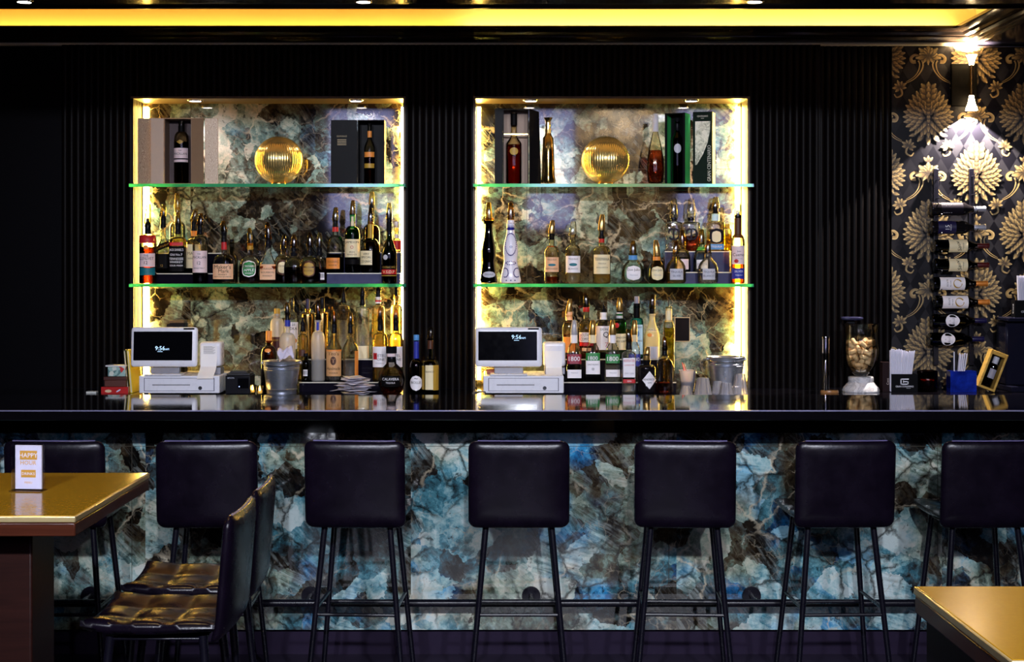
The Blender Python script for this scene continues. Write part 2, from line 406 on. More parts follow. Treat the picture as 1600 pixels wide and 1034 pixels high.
def motif():
    L = []                                   # (polygon points, uvs)
    def petal(x, y, a, ln, wd):
        ca, sa = math.cos(a), math.sin(a); pts, uv = [], []
        prof = ((0, .0), (.18, .34), (.45, .5), (.72, .42), (.92, .2), (1, 0))
        seq = [(p, w, .5 + .5 * (w > 0)) for p, w in prof] + [(p, -w, 0) for p, w in prof[-2:0:-1]]
        mid = []
        for p, w, v in seq:
            xx, yy = p * ln, w * wd; pts.append((x + xx * ca - yy * sa, y + xx * sa + yy * ca)); uv.append((p, 1.0 if w > 0 else 0.0 if w < 0 else .5))
        c = (x + .55 * ln * ca, y + .55 * ln * sa)
        L.append((pts, uv, c, (.6, .5)))
    def strip(pts, w0, w1):
        P_ = []
        for i in range(len(pts) - 1):          # catmull-rom
            p0, p1, p2, p3 = pts[max(0, i - 1)], pts[i], pts[i + 1], pts[min(len(pts) - 1, i + 2)]
            for k in range(5):
                t = k / 5
                P_.append(tuple(.5 * (2 * b + (c - a) * t + (2 * a - 5 * b + 4 * c - d) * t * t + (3 * b - a - 3 * c + d) * t ** 3) for a, b, c, d in zip(p0, p1, p2, p3)))
        P_.append(pts[-1]); n = len(P_); W_ = []
        for i in range(n):
            (ax, ay), (bx, by) = P_[max(0, i - 1)], P_[min(n - 1, i + 1)]; dx, dy = bx - ax, by - ay; l = math.hypot(dx, dy) or 1
            wd = w0 + (w1 - w0) * i / (n - 1); W_.append((-dy / l * wd, dx / l * wd))
        for i in range(n - 1):
            (ax, ay), (bx, by), (nx, ny), (mx, my_) = P_[i], P_[i + 1], W_[i], W_[i + 1]
            L.append(([(ax + nx, ay + ny), (bx + mx, by + my_), (bx - mx, by - my_), (ax - nx, ay - ny)], [(.95, .68), (.95, .68), (.55, .32), (.55, .32)], None, None))
    # palmette with its two scrolls
    for s in (1, -1):
        strip([(s * .118, -.145), (s * .076, -.118), (s * .052, -.086), (s * .044, -.050), (s * .052, -.030)], .001, .0045)
        strip([(s * .130, -.156), (s * .078, -.132), (s * .040, -.092), (s * .026, -.053), (s * .039, -.016), (s * .068, .0), (s * .091, -.016), (s * .085, -.036), (s * .066, -.036)], .001, .0105)
        # bud and stem
        bx, by = s * .152, -.165
        strip([(bx, by), (bx - s * .012, by - .045), (bx + s * .015, by - .062), (bx + s * .03, by - .045)], .006, .003)
        for k in range(7): petal(bx, by - .01, R(90 - s * 20 + (k - 3) * 38), .042 if k % 2 else .035, .022)
        petal(bx, by - .012, R(90 - s * 20), .03, .018)
    for k in range(9): petal(0, -.01, R(90 + (k - 4) * 24), .070 if k % 2 == 0 else .052, .034)
    for k in range(3): petal(0, -.005, R(270 + (k - 1) * 35), .05, .02)
    for k in range(3): petal(0, -.005, R(90 + (k - 1) * 40), .036, .018)
    for k in range(3): petal(0, .055, R(90 + (k - 1) * 45), .035, .02)
    # medallion
    my = -.315
    def ov(a): 
        sx, cy = math.cos(a), math.sin(a)
        return (sx * .105 * (1 - .22 * cy), my + (cy * .118 if cy > 0 else cy * .10))
    for a in (-40, 40): petal(a * .0006, my - .11, R(270 + a), .055, .03)
    for a in (-75, 75): petal(a * .0008, my - .11, R(270 + a), .045, .022)
    petal(0, my - .11, R(270), .06, .03)
    for ring, (sc, n, ln, wd) in enumerate(((.86, 28, .046, .025), (.70, 25, .046, .026), (.55, 21, .044, .026), (.40, 16, .042, .025), (.26, 12, .038, .022), (.12, 7, .034, .02))):
        for k in range(n):
            a = 2 * PI * (k + .5 * (ring % 2)) / n - PI / 2
            ox, oy = ov(a); px, py = ox * sc, my + (oy - my) * sc
            petal(px, py, math.atan2((py - my) * 1.1 + .022, px + 1e-6), ln, wd)
    for yy, w in ((.125, .030), (.10, .034), (.07, .034)):
        for k in (-1, 1, 0): petal(k * .012, my + yy, R(90 - k * 38), .045, w)
    for k in range(6): petal(0, my - .06 + .022 * k, R(90), .034, .024)
    return L
MOTIF = motif()
def paper(name, xa, xb, za, zb, y, ox, oz, sgn=-1):
    """papered wall: ground sheet facing sgn along y, motif printed on it"""
    m = MB().box(xa, xb, *((y, y + .15) if sgn < 0 else (y - .15, y)), za, zb, 0)
    px, pz = .517, .631
    for i in range(int((xa - ox) / px * 2) - 3, int((xb - ox) / px * 2) + 4):
        for j in range(int((za - oz) / pz) - 2, int((zb - oz) / pz) + 3):
            cx = ox + i * px / 2; cz = oz + (j + (.5 if i % 2 else 0)) * pz
            if cx < xa - .25 or cx > xb + .25 or cz < za - .2 or cz > zb + .6: continue
            for k, (pts, uv, c, cu) in enumerate(MOTIF):
                q = [(cx + p[0], cz + p[1]) for p in pts]
                if max(p[0] for p in q) < xa or min(p[0] for p in q) > xb or max(p[1] for p in q) < za or min(p[1] for p in q) > zb: continue
                yy = y + sgn * (.0006 + (.00003 * k if c else .0))
                cl = lambda p: (min(max(p[0], xa), xb), yy, min(max(p[1], za), zb))
                n = len(q)
                if c is None: m.add([cl(p) for p in q], [(0, 1, 2, 3)], 1, uv)
                else: m.add([cl(p) for p in q] + [cl((cx + c[0], cz + c[1]))], [(a, (a + 1) % n, n) for a in range(n)], 1, uv + [cu])
    return struct(m.build(name, PAPER, smooth=0))
paper('wall_back_right', 2.113, 4.5, ZC - .2, ZS + .02, YP, X(1450, YP), Z(86, YP))
struct(MB().box(-4.6, -4.5, -2.1, 8.6, 0, 3.9).build('wall_left', DARKL))
struct(MB().box(4.5, 4.6, -2.1, 8.6, 0, 3.9).build('wall_right', DARKL))
# wall behind the camera: high frosted windows with a papered stretch between them
paper('wall_front', .95, 2.12, 0, 3.9, -2.0, 1.55, 3.1, sgn=1)
struct(MB().box(-4.5, .95, -2.15, -2.0, 0, 3.9).box(2.12, 4.5, -2.15, -2.0, 0, 3.9).build('wall_front_side', DARKL))
PANE = E('daylit_frosted_pane', (.50, .52, 1.0), 3.2)
for i, (a, b) in enumerate(((-2.1, -1.3), (.35, .92), (2.2, 3.1))):
    m = MB()
    for q in ((a - .05, a, 2.15, 3.8), (b, b + .025, 2.15, 3.8), (a - .05, b + .025, 2.15, 2.2), (a - .05, b + .025, 3.78, 3.83)): m.box(q[0], q[1], -1.99, -1.95, q[2], q[3], 0)
    m.box(a, b, -1.99, -1.975, 2.2, 3.78, 1)
    struct(m.build('window_%d' % (i + 1), [BLACKM, PANE]))

# ceilings: high one over the room, lowered one over the bar, lit tray between it and the wall
XT = 2.50
m = MB().box(-4.5, 4.5, -2.1, 5.2, 3.9, 4.0).box(-4.5, 4.5, 5.2, 6.88, ZS, 4.0).box(XT + .06, 4.5, 6.88, 8.3, ZS, 4.0)
struct(m.build('ceiling', NAVYC))
m = MB().box(-4.5, XT + .06, 6.88, 8.3, 3.16, 3.2).box(-4.5, XT + .06, YW, YW + .2, ZS, 3.16).box(XT + .05, XT + .06, 6.885, YW, ZS + .06, 3.16)
struct(m.build('ceiling_tray', CREAMP))
# crown moulding with the light ledge behind its lip; it turns the corner at the tray's end
prof = [(0, 2.875), (-.025, 2.875), (-.03, 2.885), (-.06, 2.89), (-.075, 2.905), (-.075, 2.912), (-.105, 2.917), (-.12, 2.935), (-.15, 2.945), (-.165, 2.955), (-.165, 2.975), (-.15, 2.975), (-.14, 2.962), (0, 2.958)]
CROWN = P('dark_crown_lacquer', (.007, .0045, .004), .13, spec=.45)
m = MB(); prof = [(p, 2.908 + (z - 2.875) * .67) for p, z in prof]; n = len(prof)
rows = [[(-4.5, YW - .001 + p, z) for p, z in prof], [(XT + .06 + p, YW - .001 + p, z) for p, z in prof], [(XT + .06 + p, 6.885, z) for p, z in prof]]
m.add(sum(rows, []), [(r * n + i, r * n + (i + 1) % n, (r + 1) * n + (i + 1) % n, (r + 1) * n + i) for r in range(2) for i in range(n)])
struct(m.build('trim_1', CROWN, smooth=20))
struct(MB().box(XT + .06, 4.5, YP - .05, YP - .001, 2.884, ZS).build('trim_2', CROWN, bevel=.008))
struct(MB().box(-4.5, 4.5, 6.86, 6.885, ZS - .012, ZS + .03).build('trim_3', CROWN, bevel=.004))
COVE = E('warm_cove_light', (1.0, .44, .06), 19); COVE2 = E('yellow_cove_light', (1.0, .58, .13), 30)
for a, b, mt, wd in ((-4.4, -.2, COVE, 'amber LED strip on the crown moulding ledge below the left part of the gold ceiling tray'), (-.198, XT - .08, COVE2, 'yellow LED strip on the crown moulding ledge below the right part of the ceiling tray')):
    o = MB().box(a, b, YW - .06, YW - .035, 2.959, 2.967).build('cove_led_strip', mt); tag(o, wd, 'light strip')
o = MB().box(XT + .0, XT + .02, 6.95, YW - .1, 2.959, 2.967).build('cove_led_strip', COVE); tag(o, 'short LED strip on the crown moulding return at the ceiling tray end', 'light strip')

# ------------------------------------------------------------------ niche light strips, downlights
LEDM = E('niche_led', (1.0, .60, .11), 125)
for (nm, a, b) in (('left niche', NL[0] + .006, NL[0] + .026), ('left niche', NL[1] - .026, NL[1] - .006), ('right niche', NR[0] + .006, NR[0] + .026), ('right niche', NR[1] - .026, NR[1] - .006)):
    side = 'left' if a in (NL[0] + .006, NR[0] + .006) else 'right'
    c_ = a - .0045 if side == 'left' else b + .0015
    o = MB().box(a, b, YB - .022, YB - .004, ZC + .03, ZN - .02).build('led_strip', LEDM)
    MB().box(c_, c_ + .003, YB - .048, YB - .003, ZC + .002, ZN - .004).build('light_shield', P('bronze_light_shield', (.03, .02, .01), .5), o)  # added fin that keeps the strip's light off the jamb
    tag(o, 'bright warm vertical LED strip down the %s inner corner of the %s' % (side, nm), 'light strip')
LAMP = E('downlight_lens', (1.0, .88, .86), 40)
def spot(loc, power, size, blend, color, rot=(0, 0, 0), rad=.03):
    l = bpy.data.lights.new('spot_light', 'SPOT'); l.energy = power; l.spot_size = R(size); l.spot_blend = blend; l.color = color; l.shadow_soft_size = rad
    o = bpy.data.objects.new('spot_light', l); o.location = loc; o.rotation_euler = rot; COL.objects.link(o); return o
def downlight(x, y, z, label, group=None, r=.032, lens=None):
    t = thing('downlight', label, 'ceiling light', (x, y, z - .0005), 0, group)
    MB().lathe([(r, 0), (r * 1.35, 0), (r * 1.3, -.005), (r * 1.02, -.006), (r, 0)], 24).build('trim_ring', P('steel_ring', 'b8b4ae', .25, 1.0), t)
    MB().lathe([(0, -.003), (r, -.003), (r, -.001), (0, -.001)], 24).build('lens', lens or LAMP, t)
for px, lab in ((305, 'small downlight in the top of the left niche above the open beige gift box'), (556, 'small downlight in the top of the left niche above the black gift box'),
                (829, 'bright small downlight in the top of the right niche above the gold bottle'), (1080, 'small downlight in the top of the right niche above the green gift box')):
    x = X(px, 8.13); downlight(x, 8.13, ZN, lab)
    spot((x, 8.13, ZN - .02), 7 if px != 829 else 11, 95, .5, (1.0, .86, .84) if px != 305 else (1.0, .70, .66), (R(14), 0, 0), .02)
for px, lab in ((38, 'recessed downlight in the dark lowered ceiling, leftmost'), (568, 'recessed downlight in the dark lowered ceiling above the left niche'), (1180, 'recessed downlight in the dark lowered ceiling above the right niche')):
    x = X(px, 6.74); downlight(x, 6.74, ZS, lab, r=.03)
    spot((x, 6.74, ZS - .03), 14, 70, .6, (.85, .82, 1.0), (R(-8), 0, 0), .02)
for x, y, tx, ty, pw in ((-1.35, 4.2, -1.35, 4.35, 48), (1.35, 2.9, 1.35, 2.8, 70)):
    spot((x, y, 3.85), pw, 50, .5, (1.0, .66, .26), rad=.04)
d = Vector((1.55, -2.0, 2.95)) - Vector((1.55, -1.1, 3.75))
spot((1.55, -1.1, 3.75), 1000, 100, .5, (1.0, .86, .66), d.to_track_quat('-Z', 'Y').to_euler(), .05)      # added unseen spot, brightens the papered stretch so the niche stone reflects it
# track spots over the dining side, behind the camera
for x, y, z, tx, tz, pw in ((-1.6, -1.6, 3.75, -1.2, .7, 620), (.3, -1.6, 3.75, .1, .7, 720), (2.0, -1.6, 3.75, 1.3, .7, 620)):
    d = Vector((tx, 6.6, tz)) - Vector((x, y, z))
    o = spot((x, y, z), pw, 42, .6, (.84, .88, 1.0), d.to_track_quat('-Z', 'Y').to_euler(), .10)

# ------------------------------------------------------------------ bar
bar = thing('bar_counter', 'long bar with black polished top and blue labradorite stone front', 'bar counter', (0, 6.17, 0))
MB().box(-3.4, 3.4, 0, .76, TB - .042, TB).build('countertop', BLACKG, bar, bevel=.005, bseg=3)
MB().box(-3.4, 3.4, -.0022, .004, TB - .0045, TB + .0004).build('edge_highlight', P('lavender_edge_highlight', (.26, .25, .42), .3, .4), bar)  # added strip: highlight along the front edge, put in as lavender colour
STF = stone('bar_front_stone', [X(p, 6.6) for p in (206, 625, 1045, 1465)], [Z(697, 6.6)], 1.0, .0, x0=X(206, 6.6) - 2.3 * 2, pitch=1.165)
MB().box(-3.4, 3.4, .43, .48, .117, TB - .043).build('front_panel', STF, bar)
MB().box(-3.4, 3.4, .405, .429, Z(676, 6.58), TB - .043).build('apron', P('black_apron_gloss', (.004, .004, .006), .06, spec=.5), bar)
MB().box(-3.4, 3.4, .47, .50, 0, .116).build('plinth', P('dark_plum_plinth', (.019, .013, .029), .4), bar)
zr = Z(942, 6.47)
MB().tube([(-3.4, .30, zr), (3.4, .30, zr)], .0165, 14).build('foot_rail', BLACKM, bar)
for px in (-205, 140, 485, 830, 1175, 1520):
    x = X(px, 6.58)
    MB().lathe([(0, 0), (.041, 0), (.041, .012), (.0, .012)], 24, M=Matrix.Translation((x, .429, zr + .005)) @ Matrix.Rotation(R(90), 4, 'X')).tube([(x, .425, zr + .005), (x, .33, zr + .004), (x, .30, zr)], .012, 10).build('bracket', BLACKM, bar)

# back counter, running into the niches
bc = thing('back_counter', 'black back counter under the two lit niches and along the wall', 'counter', (0, 7.56, 0))
y0 = 0; ya, yb = YW - .012 - 7.56, YB - .002 - 7.56
poly = [(-4.3, 0), (3.4, 0), (3.4, YP - .014 - 7.56), (1.74, YP - .014 - 7.56), (1.74, ya), (NR[1] - .003, ya), (NR[1] - .003, yb), (NR[0] + .003, yb), (NR[0] + .003, ya), (NL[1] - .003, ya), (NL[1] - .003, yb), (NL[0] + .003, yb), (NL[0] + .003, ya), (-4.3, ya)]
n = len(poly)
MB().add([(x, y, z) for z in (ZC - .035, ZC) for x, y in poly], [tuple(range(n))[::-1], tuple(range(n, 2 * n))] + [(i, (i + 1) % n, n + (i + 1) % n, n + i) for i in range(n)]).build('countertop', BLACKG, bc, smooth=0)
MB().box(-4.3, 3.4, .04, .44, .0, ZC - .036).build('cabinet_body', P('black_cabinet', (.006, .005, .007), .4), bc)

# glass shelves
GEDGE = None
def edge_glass():
    t = NT('green_glass_edge')
    f = t.noise(t.coord(), 8, 3)
    gl = t.n('BsdfGlossy', {'Color': (.85, 1, .95), 'Roughness': .08}).outputs[0]
    tr = t.n('BsdfTranslucent', {'Color': (.06, .62, .40)}).outputs[0]
    df = t.n('BsdfDiffuse', {'Color': t.mix(f, (.01, .20, .14), (.04, .34, .26))}).outputs[0]
    a = t.n('MixShader', {0: .55, 1: df, 2: tr}).outputs[0]
    return t.surf(t.n('MixShader', {0: .18, 1: a, 2: gl}).outputs[0])
GEDGE = edge_glass(); GSH = G('shelf_glass', (.90, .97, .93), (.45, .75, .62), .02)
ZA, ZB_ = Z(287, 7.96), Z(443.2, 7.96)
for (nm, (a, b)) in (('left', NL), ('right', NR)):
    for z, lv in ((ZA, 'upper'), (ZB_, 'lower')):
        yf, yi, yk = 7.955, YW - .012, YB - .028
        poly = [(a + .002, yk), (a + .002, yi), (a - .012 + .012 * (nm == 'left'), yi), (a - .012 + .012 * (nm == 'left'), yf), (b + .018, yf), (b + .018, yi), (b - .002, yi), (b - .002, yk)]
        n = len(poly)
        m = MB().add([(x, y, zz) for zz in (z - .017, z) for x, y in poly], [tuple(range(n)), tuple(range(2 * n - 1, n - 1, -1))])
        m.m = [0, 0]
        m.add([(x, y, zz) for zz in (z - .017, z) for x, y in poly], [(i, (i + 1) % n, n + (i + 1) % n, n + i) for i in range(n)], 1)
        o = m.build('glass_shelf', [GSH, GEDGE], smooth=0)
        tag(o, 'green-edged %s glass shelf across the %s niche' % (lv, nm), 'shelf')
# ------------------------------------------------------------------ bar stools
def leather():
    t = NT('black_leather'); co = t.coord()
    n = t.noise(co, 9, 6, .6); f = t.noise(co, 160, 3)
    return t.principled(Base_Color=t.ramp(n, [(.3, (.0028, .0016, .0045)), (.7, (.0060, .0034, .0095))]), Roughness=t.math('MULTIPLY_ADD', n, .2, .16), Specular_IOR_Level=.30,
                        Normal=t.bump(t.math('ADD', n, t.math('MULTIPLY', f, .2)), .12, .01))
LEATHER = leather()
PIPING = P('violet_piping_highlight', (.14, .12, .26), .25, spec=.7)  # lavender highlight of the top edge painted into the piping colour
def make_stool():
    t = thing('bar_stool', '', 'stool', (0, 0, 0))
    # backrest: padded slab, its lower end curving forward into the seat
    def bend(v):
        x, z = v.x, v.y; up = z
        y = -.2 + (-v.z) + .30 * x * x * 1.0 - .014 * (up / .17)
        if up < -.12: y += ((-.12 - up) / .07) ** 2 * .03
        return Vector((x, y, .835 + up))
    MB().pillow(rrect(.203, .178, .034), .022, M=bend).build('backrest', LEATHER, t, smooth=60)
    pts = []
    for i in range(15):
        x = -.165 + .33 * i / 14; pts.append((x, -.2 + .3 * x * x - .016, .835 + .178 - .001))
    MB().tube(pts, .0038, 6).build('piping', PIPING, t)
    # seat: quilted pad, front corners slightly raised
    def quilt(x, y):
        a = abs(math.sin((x + .19) / .127 * PI)); b = abs(math.sin((y + .17) / .127 * PI))
        return .016 * (min(a, 1) ** .45 * min(b, 1) ** .45) - .008
    out = rrect(.19, .195, .05)
    n = 26; m = MB()
    def top(u, v):
        x, y = u * .192, v * .20
        k = max(abs(u), abs(v)); e = max(0, 1 - max(0, (k - .8) / .2) ** 3)
        q = quilt(x, y) * e
        return Vector((x * (1 - .06 * max(0, abs(v) - .7)), y + .01, .700 + q - .014 * (1 - e) + .025 * abs(u) ** 3 + (.012 * max(0, v) ** 3)))
    g = []
    for j in range(n + 1):
        for i in range(n + 1): g.append(top(2 * i / n - 1, 2 * j / n - 1))
    W = n + 1
    bot = [Vector((p.x * .93, (p.y - .01) * .93 + .01, p.z - .030 + .010 * max(0, -p.y / .2))) for p in g]
    fs = [(j * W + i, j * W + i + 1, (j + 1) * W + i + 1, (j + 1) * W + i) for j in range(n) for i in range(n)]
    rim = [i for i in range(W)] + [j * W + n for j in range(1, W)] + [n * W + i for i in range(n - 1, -1, -1)] + [j * W for j in range(n - 1, 0, -1)]
    N = W * W
    fb = [tuple(N + i for i in f[::-1]) for f in fs]
    mid = 2 * N; md = []
    for i in rim:
        a, b = g[i], bot[i]; c = (a + b) / 2; c.x *= 1.05; c.y = (c.y - .01) * 1.04 + .01; md.append(c)
    fr = []
    L = len(rim)
    for k in range(L):
        k2 = (k + 1) % L
        fr.append((rim[k], mid + k, mid + k2, rim[k2])); fr.append((mid + k, N + rim[k], N + rim[k2], mid + k2))
    m.add(g + bot + md, fs + fb + fr).build('seat', LEATHER, t, smooth=60)
    top_ = {}
    for sx in (-1, 1):
        for sy in (-1, 1):
            a = Vector((sx * .132, .01 + sy * .13, .668)); b = Vector((sx * .193, .01 + sy * .195, .0)); top_[sx, sy] = (a, b)
            MB().tube([a, a.lerp(b, .03), b + Vector((0, 0, .004)), b], [.0135, .0125, .0105, .0105], 12).build('leg', BLACKM, t)
    at = lambda k, z: top_[k][0].lerp(top_[k][1], (.668 - z) / .668)
    for p, q, z in (((-1, -1), (1, -1), .305), ((-1, 1), (1, 1), .285), ((-1, -1), (-1, 1), .33), ((1, -1), (1, 1), .33)):
        MB().tube([at(p, z), at(q, z)], .0075, 8).build('rung', BLACKM, t)
    m = MB().box(-.14, .14, -.13, .15, .655, .664); m.build('seat_plate', BLACKM, t, bevel=.004)
    return t
stool = make_stool()
SY = 6.22
rows = [(X(85, 6.02), SY, 0, 'black leather bar stool at the far left of the bar, half behind the high table'),
        (X(320, 6.02), SY, 2, 'black leather bar stool at the bar behind the two side-turned stools'),
        (X(558, 6.02), SY, -3, 'black leather bar stool at the bar in front of the left niche right end'),
        (X(811, 6.02), SY, 0, 'black leather bar stool at the middle of the bar below the right niche screen'),
        (X(1075, 6.02), SY, -3, 'black leather bar stool at the bar, fifth from the left, slightly tilted top'),
        (X(1319, 6.02), SY, 2, 'black leather bar stool at the bar below the cork-filled glass vase'),
        (X(1547, 6.02), SY, 2, 'black leather bar stool at the far right of the bar behind the low corner table'),
        (-.955, 4.37, 90, 'black stool with quilted bronze-lit seat turned sideways to the high table, nearer one'),
        (-.965, 4.85, 91, 'black stool turned sideways to the high table, just behind the nearer one')]
for i, (x, y, rz, lab) in enumerate(rows):
    o = stool if i == 0 else copy_tree(stool)
    o.location = (x, y, 0); o.rotation_euler = (0, 0, R(rz)); o['label'] = lab; o['group'] = 'bar stools' if i < 7 else 'stools at the high table'

# ------------------------------------------------------------------ high tables
TOPM = P('gold_brown_laminate', (.40, .215, .012), .16, var=.12, vs=90, spec=.35)
EDGEM = wood('red_brown_edge', (.05, .012, .006), (.09, .024, .012), .25)
LIPM = P('pale_gold_table_lip', (.75, .58, .28), .22, .5)
def table(name, label, x0, x1, y0, y1, z, ped):
    t = thing(name, label, 'table', ((x0 + x1) / 2, (y0 + y1) / 2, 0))
    a, b, c, d = x0 - t.location.x, x1 - t.location.x, y0 - t.location.y, y1 - t.location.y
    MB().box(a + .004, b - .004, c + .004, d - .004, z - .012, z).build('table_top', TOPM, t, bevel=.002)
    m = MB()
    m.box(a, b, c, c + .006, z - .018, z - .001, 0).box(a, a + .006, c, d, z - .018, z - .001, 0).box(b - .006, b, c, d, z - .018, z - .001, 0).box(a, b, d - .006, d, z - .018, z - .001, 0)
    m.build('edge_lip', LIPM, t, bevel=.003)
    MB().box(a + .002, b - .002, c + .002, d - .002, z - .055, z - .0185).build('table_edge', EDGEM, t, bevel=.004)
    p = [v - t.location.x for v in ped[:2]] + [v - t.location.y for v in ped[2:4]]
    MB().box(p[0], p[1], p[2], p[3], 0, z - .056).build('pedestal', ped[4], t, bevel=.006)
    return t
ZT = 1.05
table('high_table', 'gold-topped high table with red-brown edge holding the small sign stand', -2.5, -1.115, 3.96, 4.80, ZT, (-2.45, -1.28, 4.12, 4.33, wood('red_brown_panel', (.012, .0032, .0026), (.026, .007, .005), .4, coat=0)))
table('high_table', 'gold-topped dark table corner at the lower right of the photo', .85, 2.3, 2.50, 3.086, ZT, (.868, 2.2, 2.54, 3.06, P('dark_plum_panel', (.012, .008, .018), .35)))

# acrylic sign stand
sx, sd = X(43, 4.40), 4.40
t = thing('sign_stand', 'small clear acrylic stand with a white and yellow menu card', 'sign', (sx, sd, ZT), R(-6))
ACR = G('acrylic', (.9, .9, .95), (.6, .6, .7), .03)
MB().box(-.048, .048, -.002, .001, .003, .136).box(-.048, .048, .010, .013, .003, .136).box(-.048, .048, -.022, .030, 0, .003).build('acrylic_holder', ACR, t)
m = MB().box(-.038, .042, .002, .009, .006, .134, 0)
YE = P('menu_yellow', 'e8b040', .5); WH = P('menu_white', 'f2f0f4', .5)
fr = lambda x, z: (x, .0014, z)
for (a, b, c, d) in ((-.024, .028, .092, .118), (-.020, .024, .040, .062)): m.box(a, b, .0012, .002, c, d, 1)
m.text('HAPPY', .013, lambda x, z: (x + .002, .0008, z + .105), 0); m.text('HOUR', .012, lambda x, z: (x + .002, .0008, z + .083), 1)
m.text('DRINKS', .008, lambda x, z: (x + .002, .0008, z + .051), 0); m.text('MENU', .006, lambda x, z: (x + .002, .0008, z + .025), 1)
m.build('menu_card', [WH, YE], t)
# ------------------------------------------------------------------ bottles
GL = {'clear': G('clear_glass', (.985, .985, .96), (.92, .86, .66), rw=.15), 'warm': G('pale_straw_glass', (.98, .93, .76), (.92, .76, .36), rw=.15),
      'crystal': G('cut_crystal', (.985, .98, .94), (.75, .68, .45), .02, rw=.75),
      'green': G('green_glass', (.02, .42, .10), (.005, .14, .03)), 'dkgreen': G('dark_green_glass', (.02, .07, .02), (.004, .015, .006)),
      'brown': G('brown_glass', (.32, .12, .03), (.06, .02, .006)), 'dark': G('near_black_glass', (.02, .012, .008), (.004, .003, .003)),
      'aqua': G('aqua_glass', (.30, .82, .78), (.06, .42, .45)), 'mint': G('mint_tinted_glass', (.88, .98, .92), (.45, .72, .56)),
      'frost': G('frosted_glass', (.92, .90, .86), (.6, .58, .5), .35, milk=.55, milkc=(.80, .76, .72)),
      'cream': G('cream_glass', (.9, .85, .6), (.6, .5, .3), .1, milk=.8, milkc=(.85, .78, .50)),
      'ceramic': P('white_ceramic', 'e6e2ee', .18, coat=.5, var=.04), 'blackc': P('black_bottle_glass', (.006, .005, .006), .08, coat=.4),
      'gold': P('gold_metallised', (.62, .42, .14), .16, 1.0), 'wine': G('wine_bottle_glass', (.012, .022, .010), (.004, .006, .004))}
LQ = {'amber': G('amber_whiskey', (.42, .16, .03), (.10, .025, .004), .04, 1.33), 'dark': G('dark_whiskey', (.13, .035, .008), (.03, .008, .003), .04, 1.33),
      'pale': G('pale_spirit', (.94, .87, .60), (.80, .66, .3), .04, 1.33, milk=.06, milkc=(.85, .72, .4)), 'water': G('clear_spirit', (.97, .98, .99), (.82, .84, .84), .04, 1.33, milk=.07),
      'red': G('red_liqueur', (.62, .12, .05), (.25, .02, .01), .04, 1.33), 'orange': G('orange_spirit', (.80, .32, .06), (.4, .10, .015), .04, 1.33),
      'rose': G('rose_spirit', (.66, .26, .16), (.3, .08, .05), .04, 1.33), 'yellow': G('yellow_liqueur', (.92, .74, .18), (.55, .36, .04), .04, 1.33),
      'grey': G('smoky_spirit', (.35, .33, .36), (.12, .11, .13), .04, 1.33)}
HOODS = {'a': G('amber_plastic_hood', (.62, .42, .15), (.85, .66, .28), .10), 'y': G('pale_plastic_hood', (.86, .70, .36), (.62, .46, .18), .12),
         'g': P('dark_gold_hood', (.20, .12, .03), .2, .6), 'w': G('clear_plastic_hood', (.9, .86, .72), (.5, .42, .25), .1), 's': P('grey_hood', (.30, .29, .32), .25)}
COLS = dict(white='ece6ea', cream='e8d8ae', pink='e6cfd2', black='0c0a0c', orange='e08a3a', tan='cf9a66', red='b81a22', maroon='8c1430', green='1e7a38', blue='1c2a96',
            teal='0a6a78', gold='b08a30', navy='181440', brown='4a2410', silver='b9b9c4', peach='e6b48c', lime='4aa040', sky='4a8ac8', ltblue='bcdcea', ink='16121a', grey='8e8a98', purple='3a2a6a', dkred='4a1010')
def C(n): return P('label_' + n, COLS[n], .5, var=.06)
CORK = P('black_pourer', (.006, .006, .008), .25)
STEEL = P('steel_spout', (.6, .6, .62), .2, 1.0)

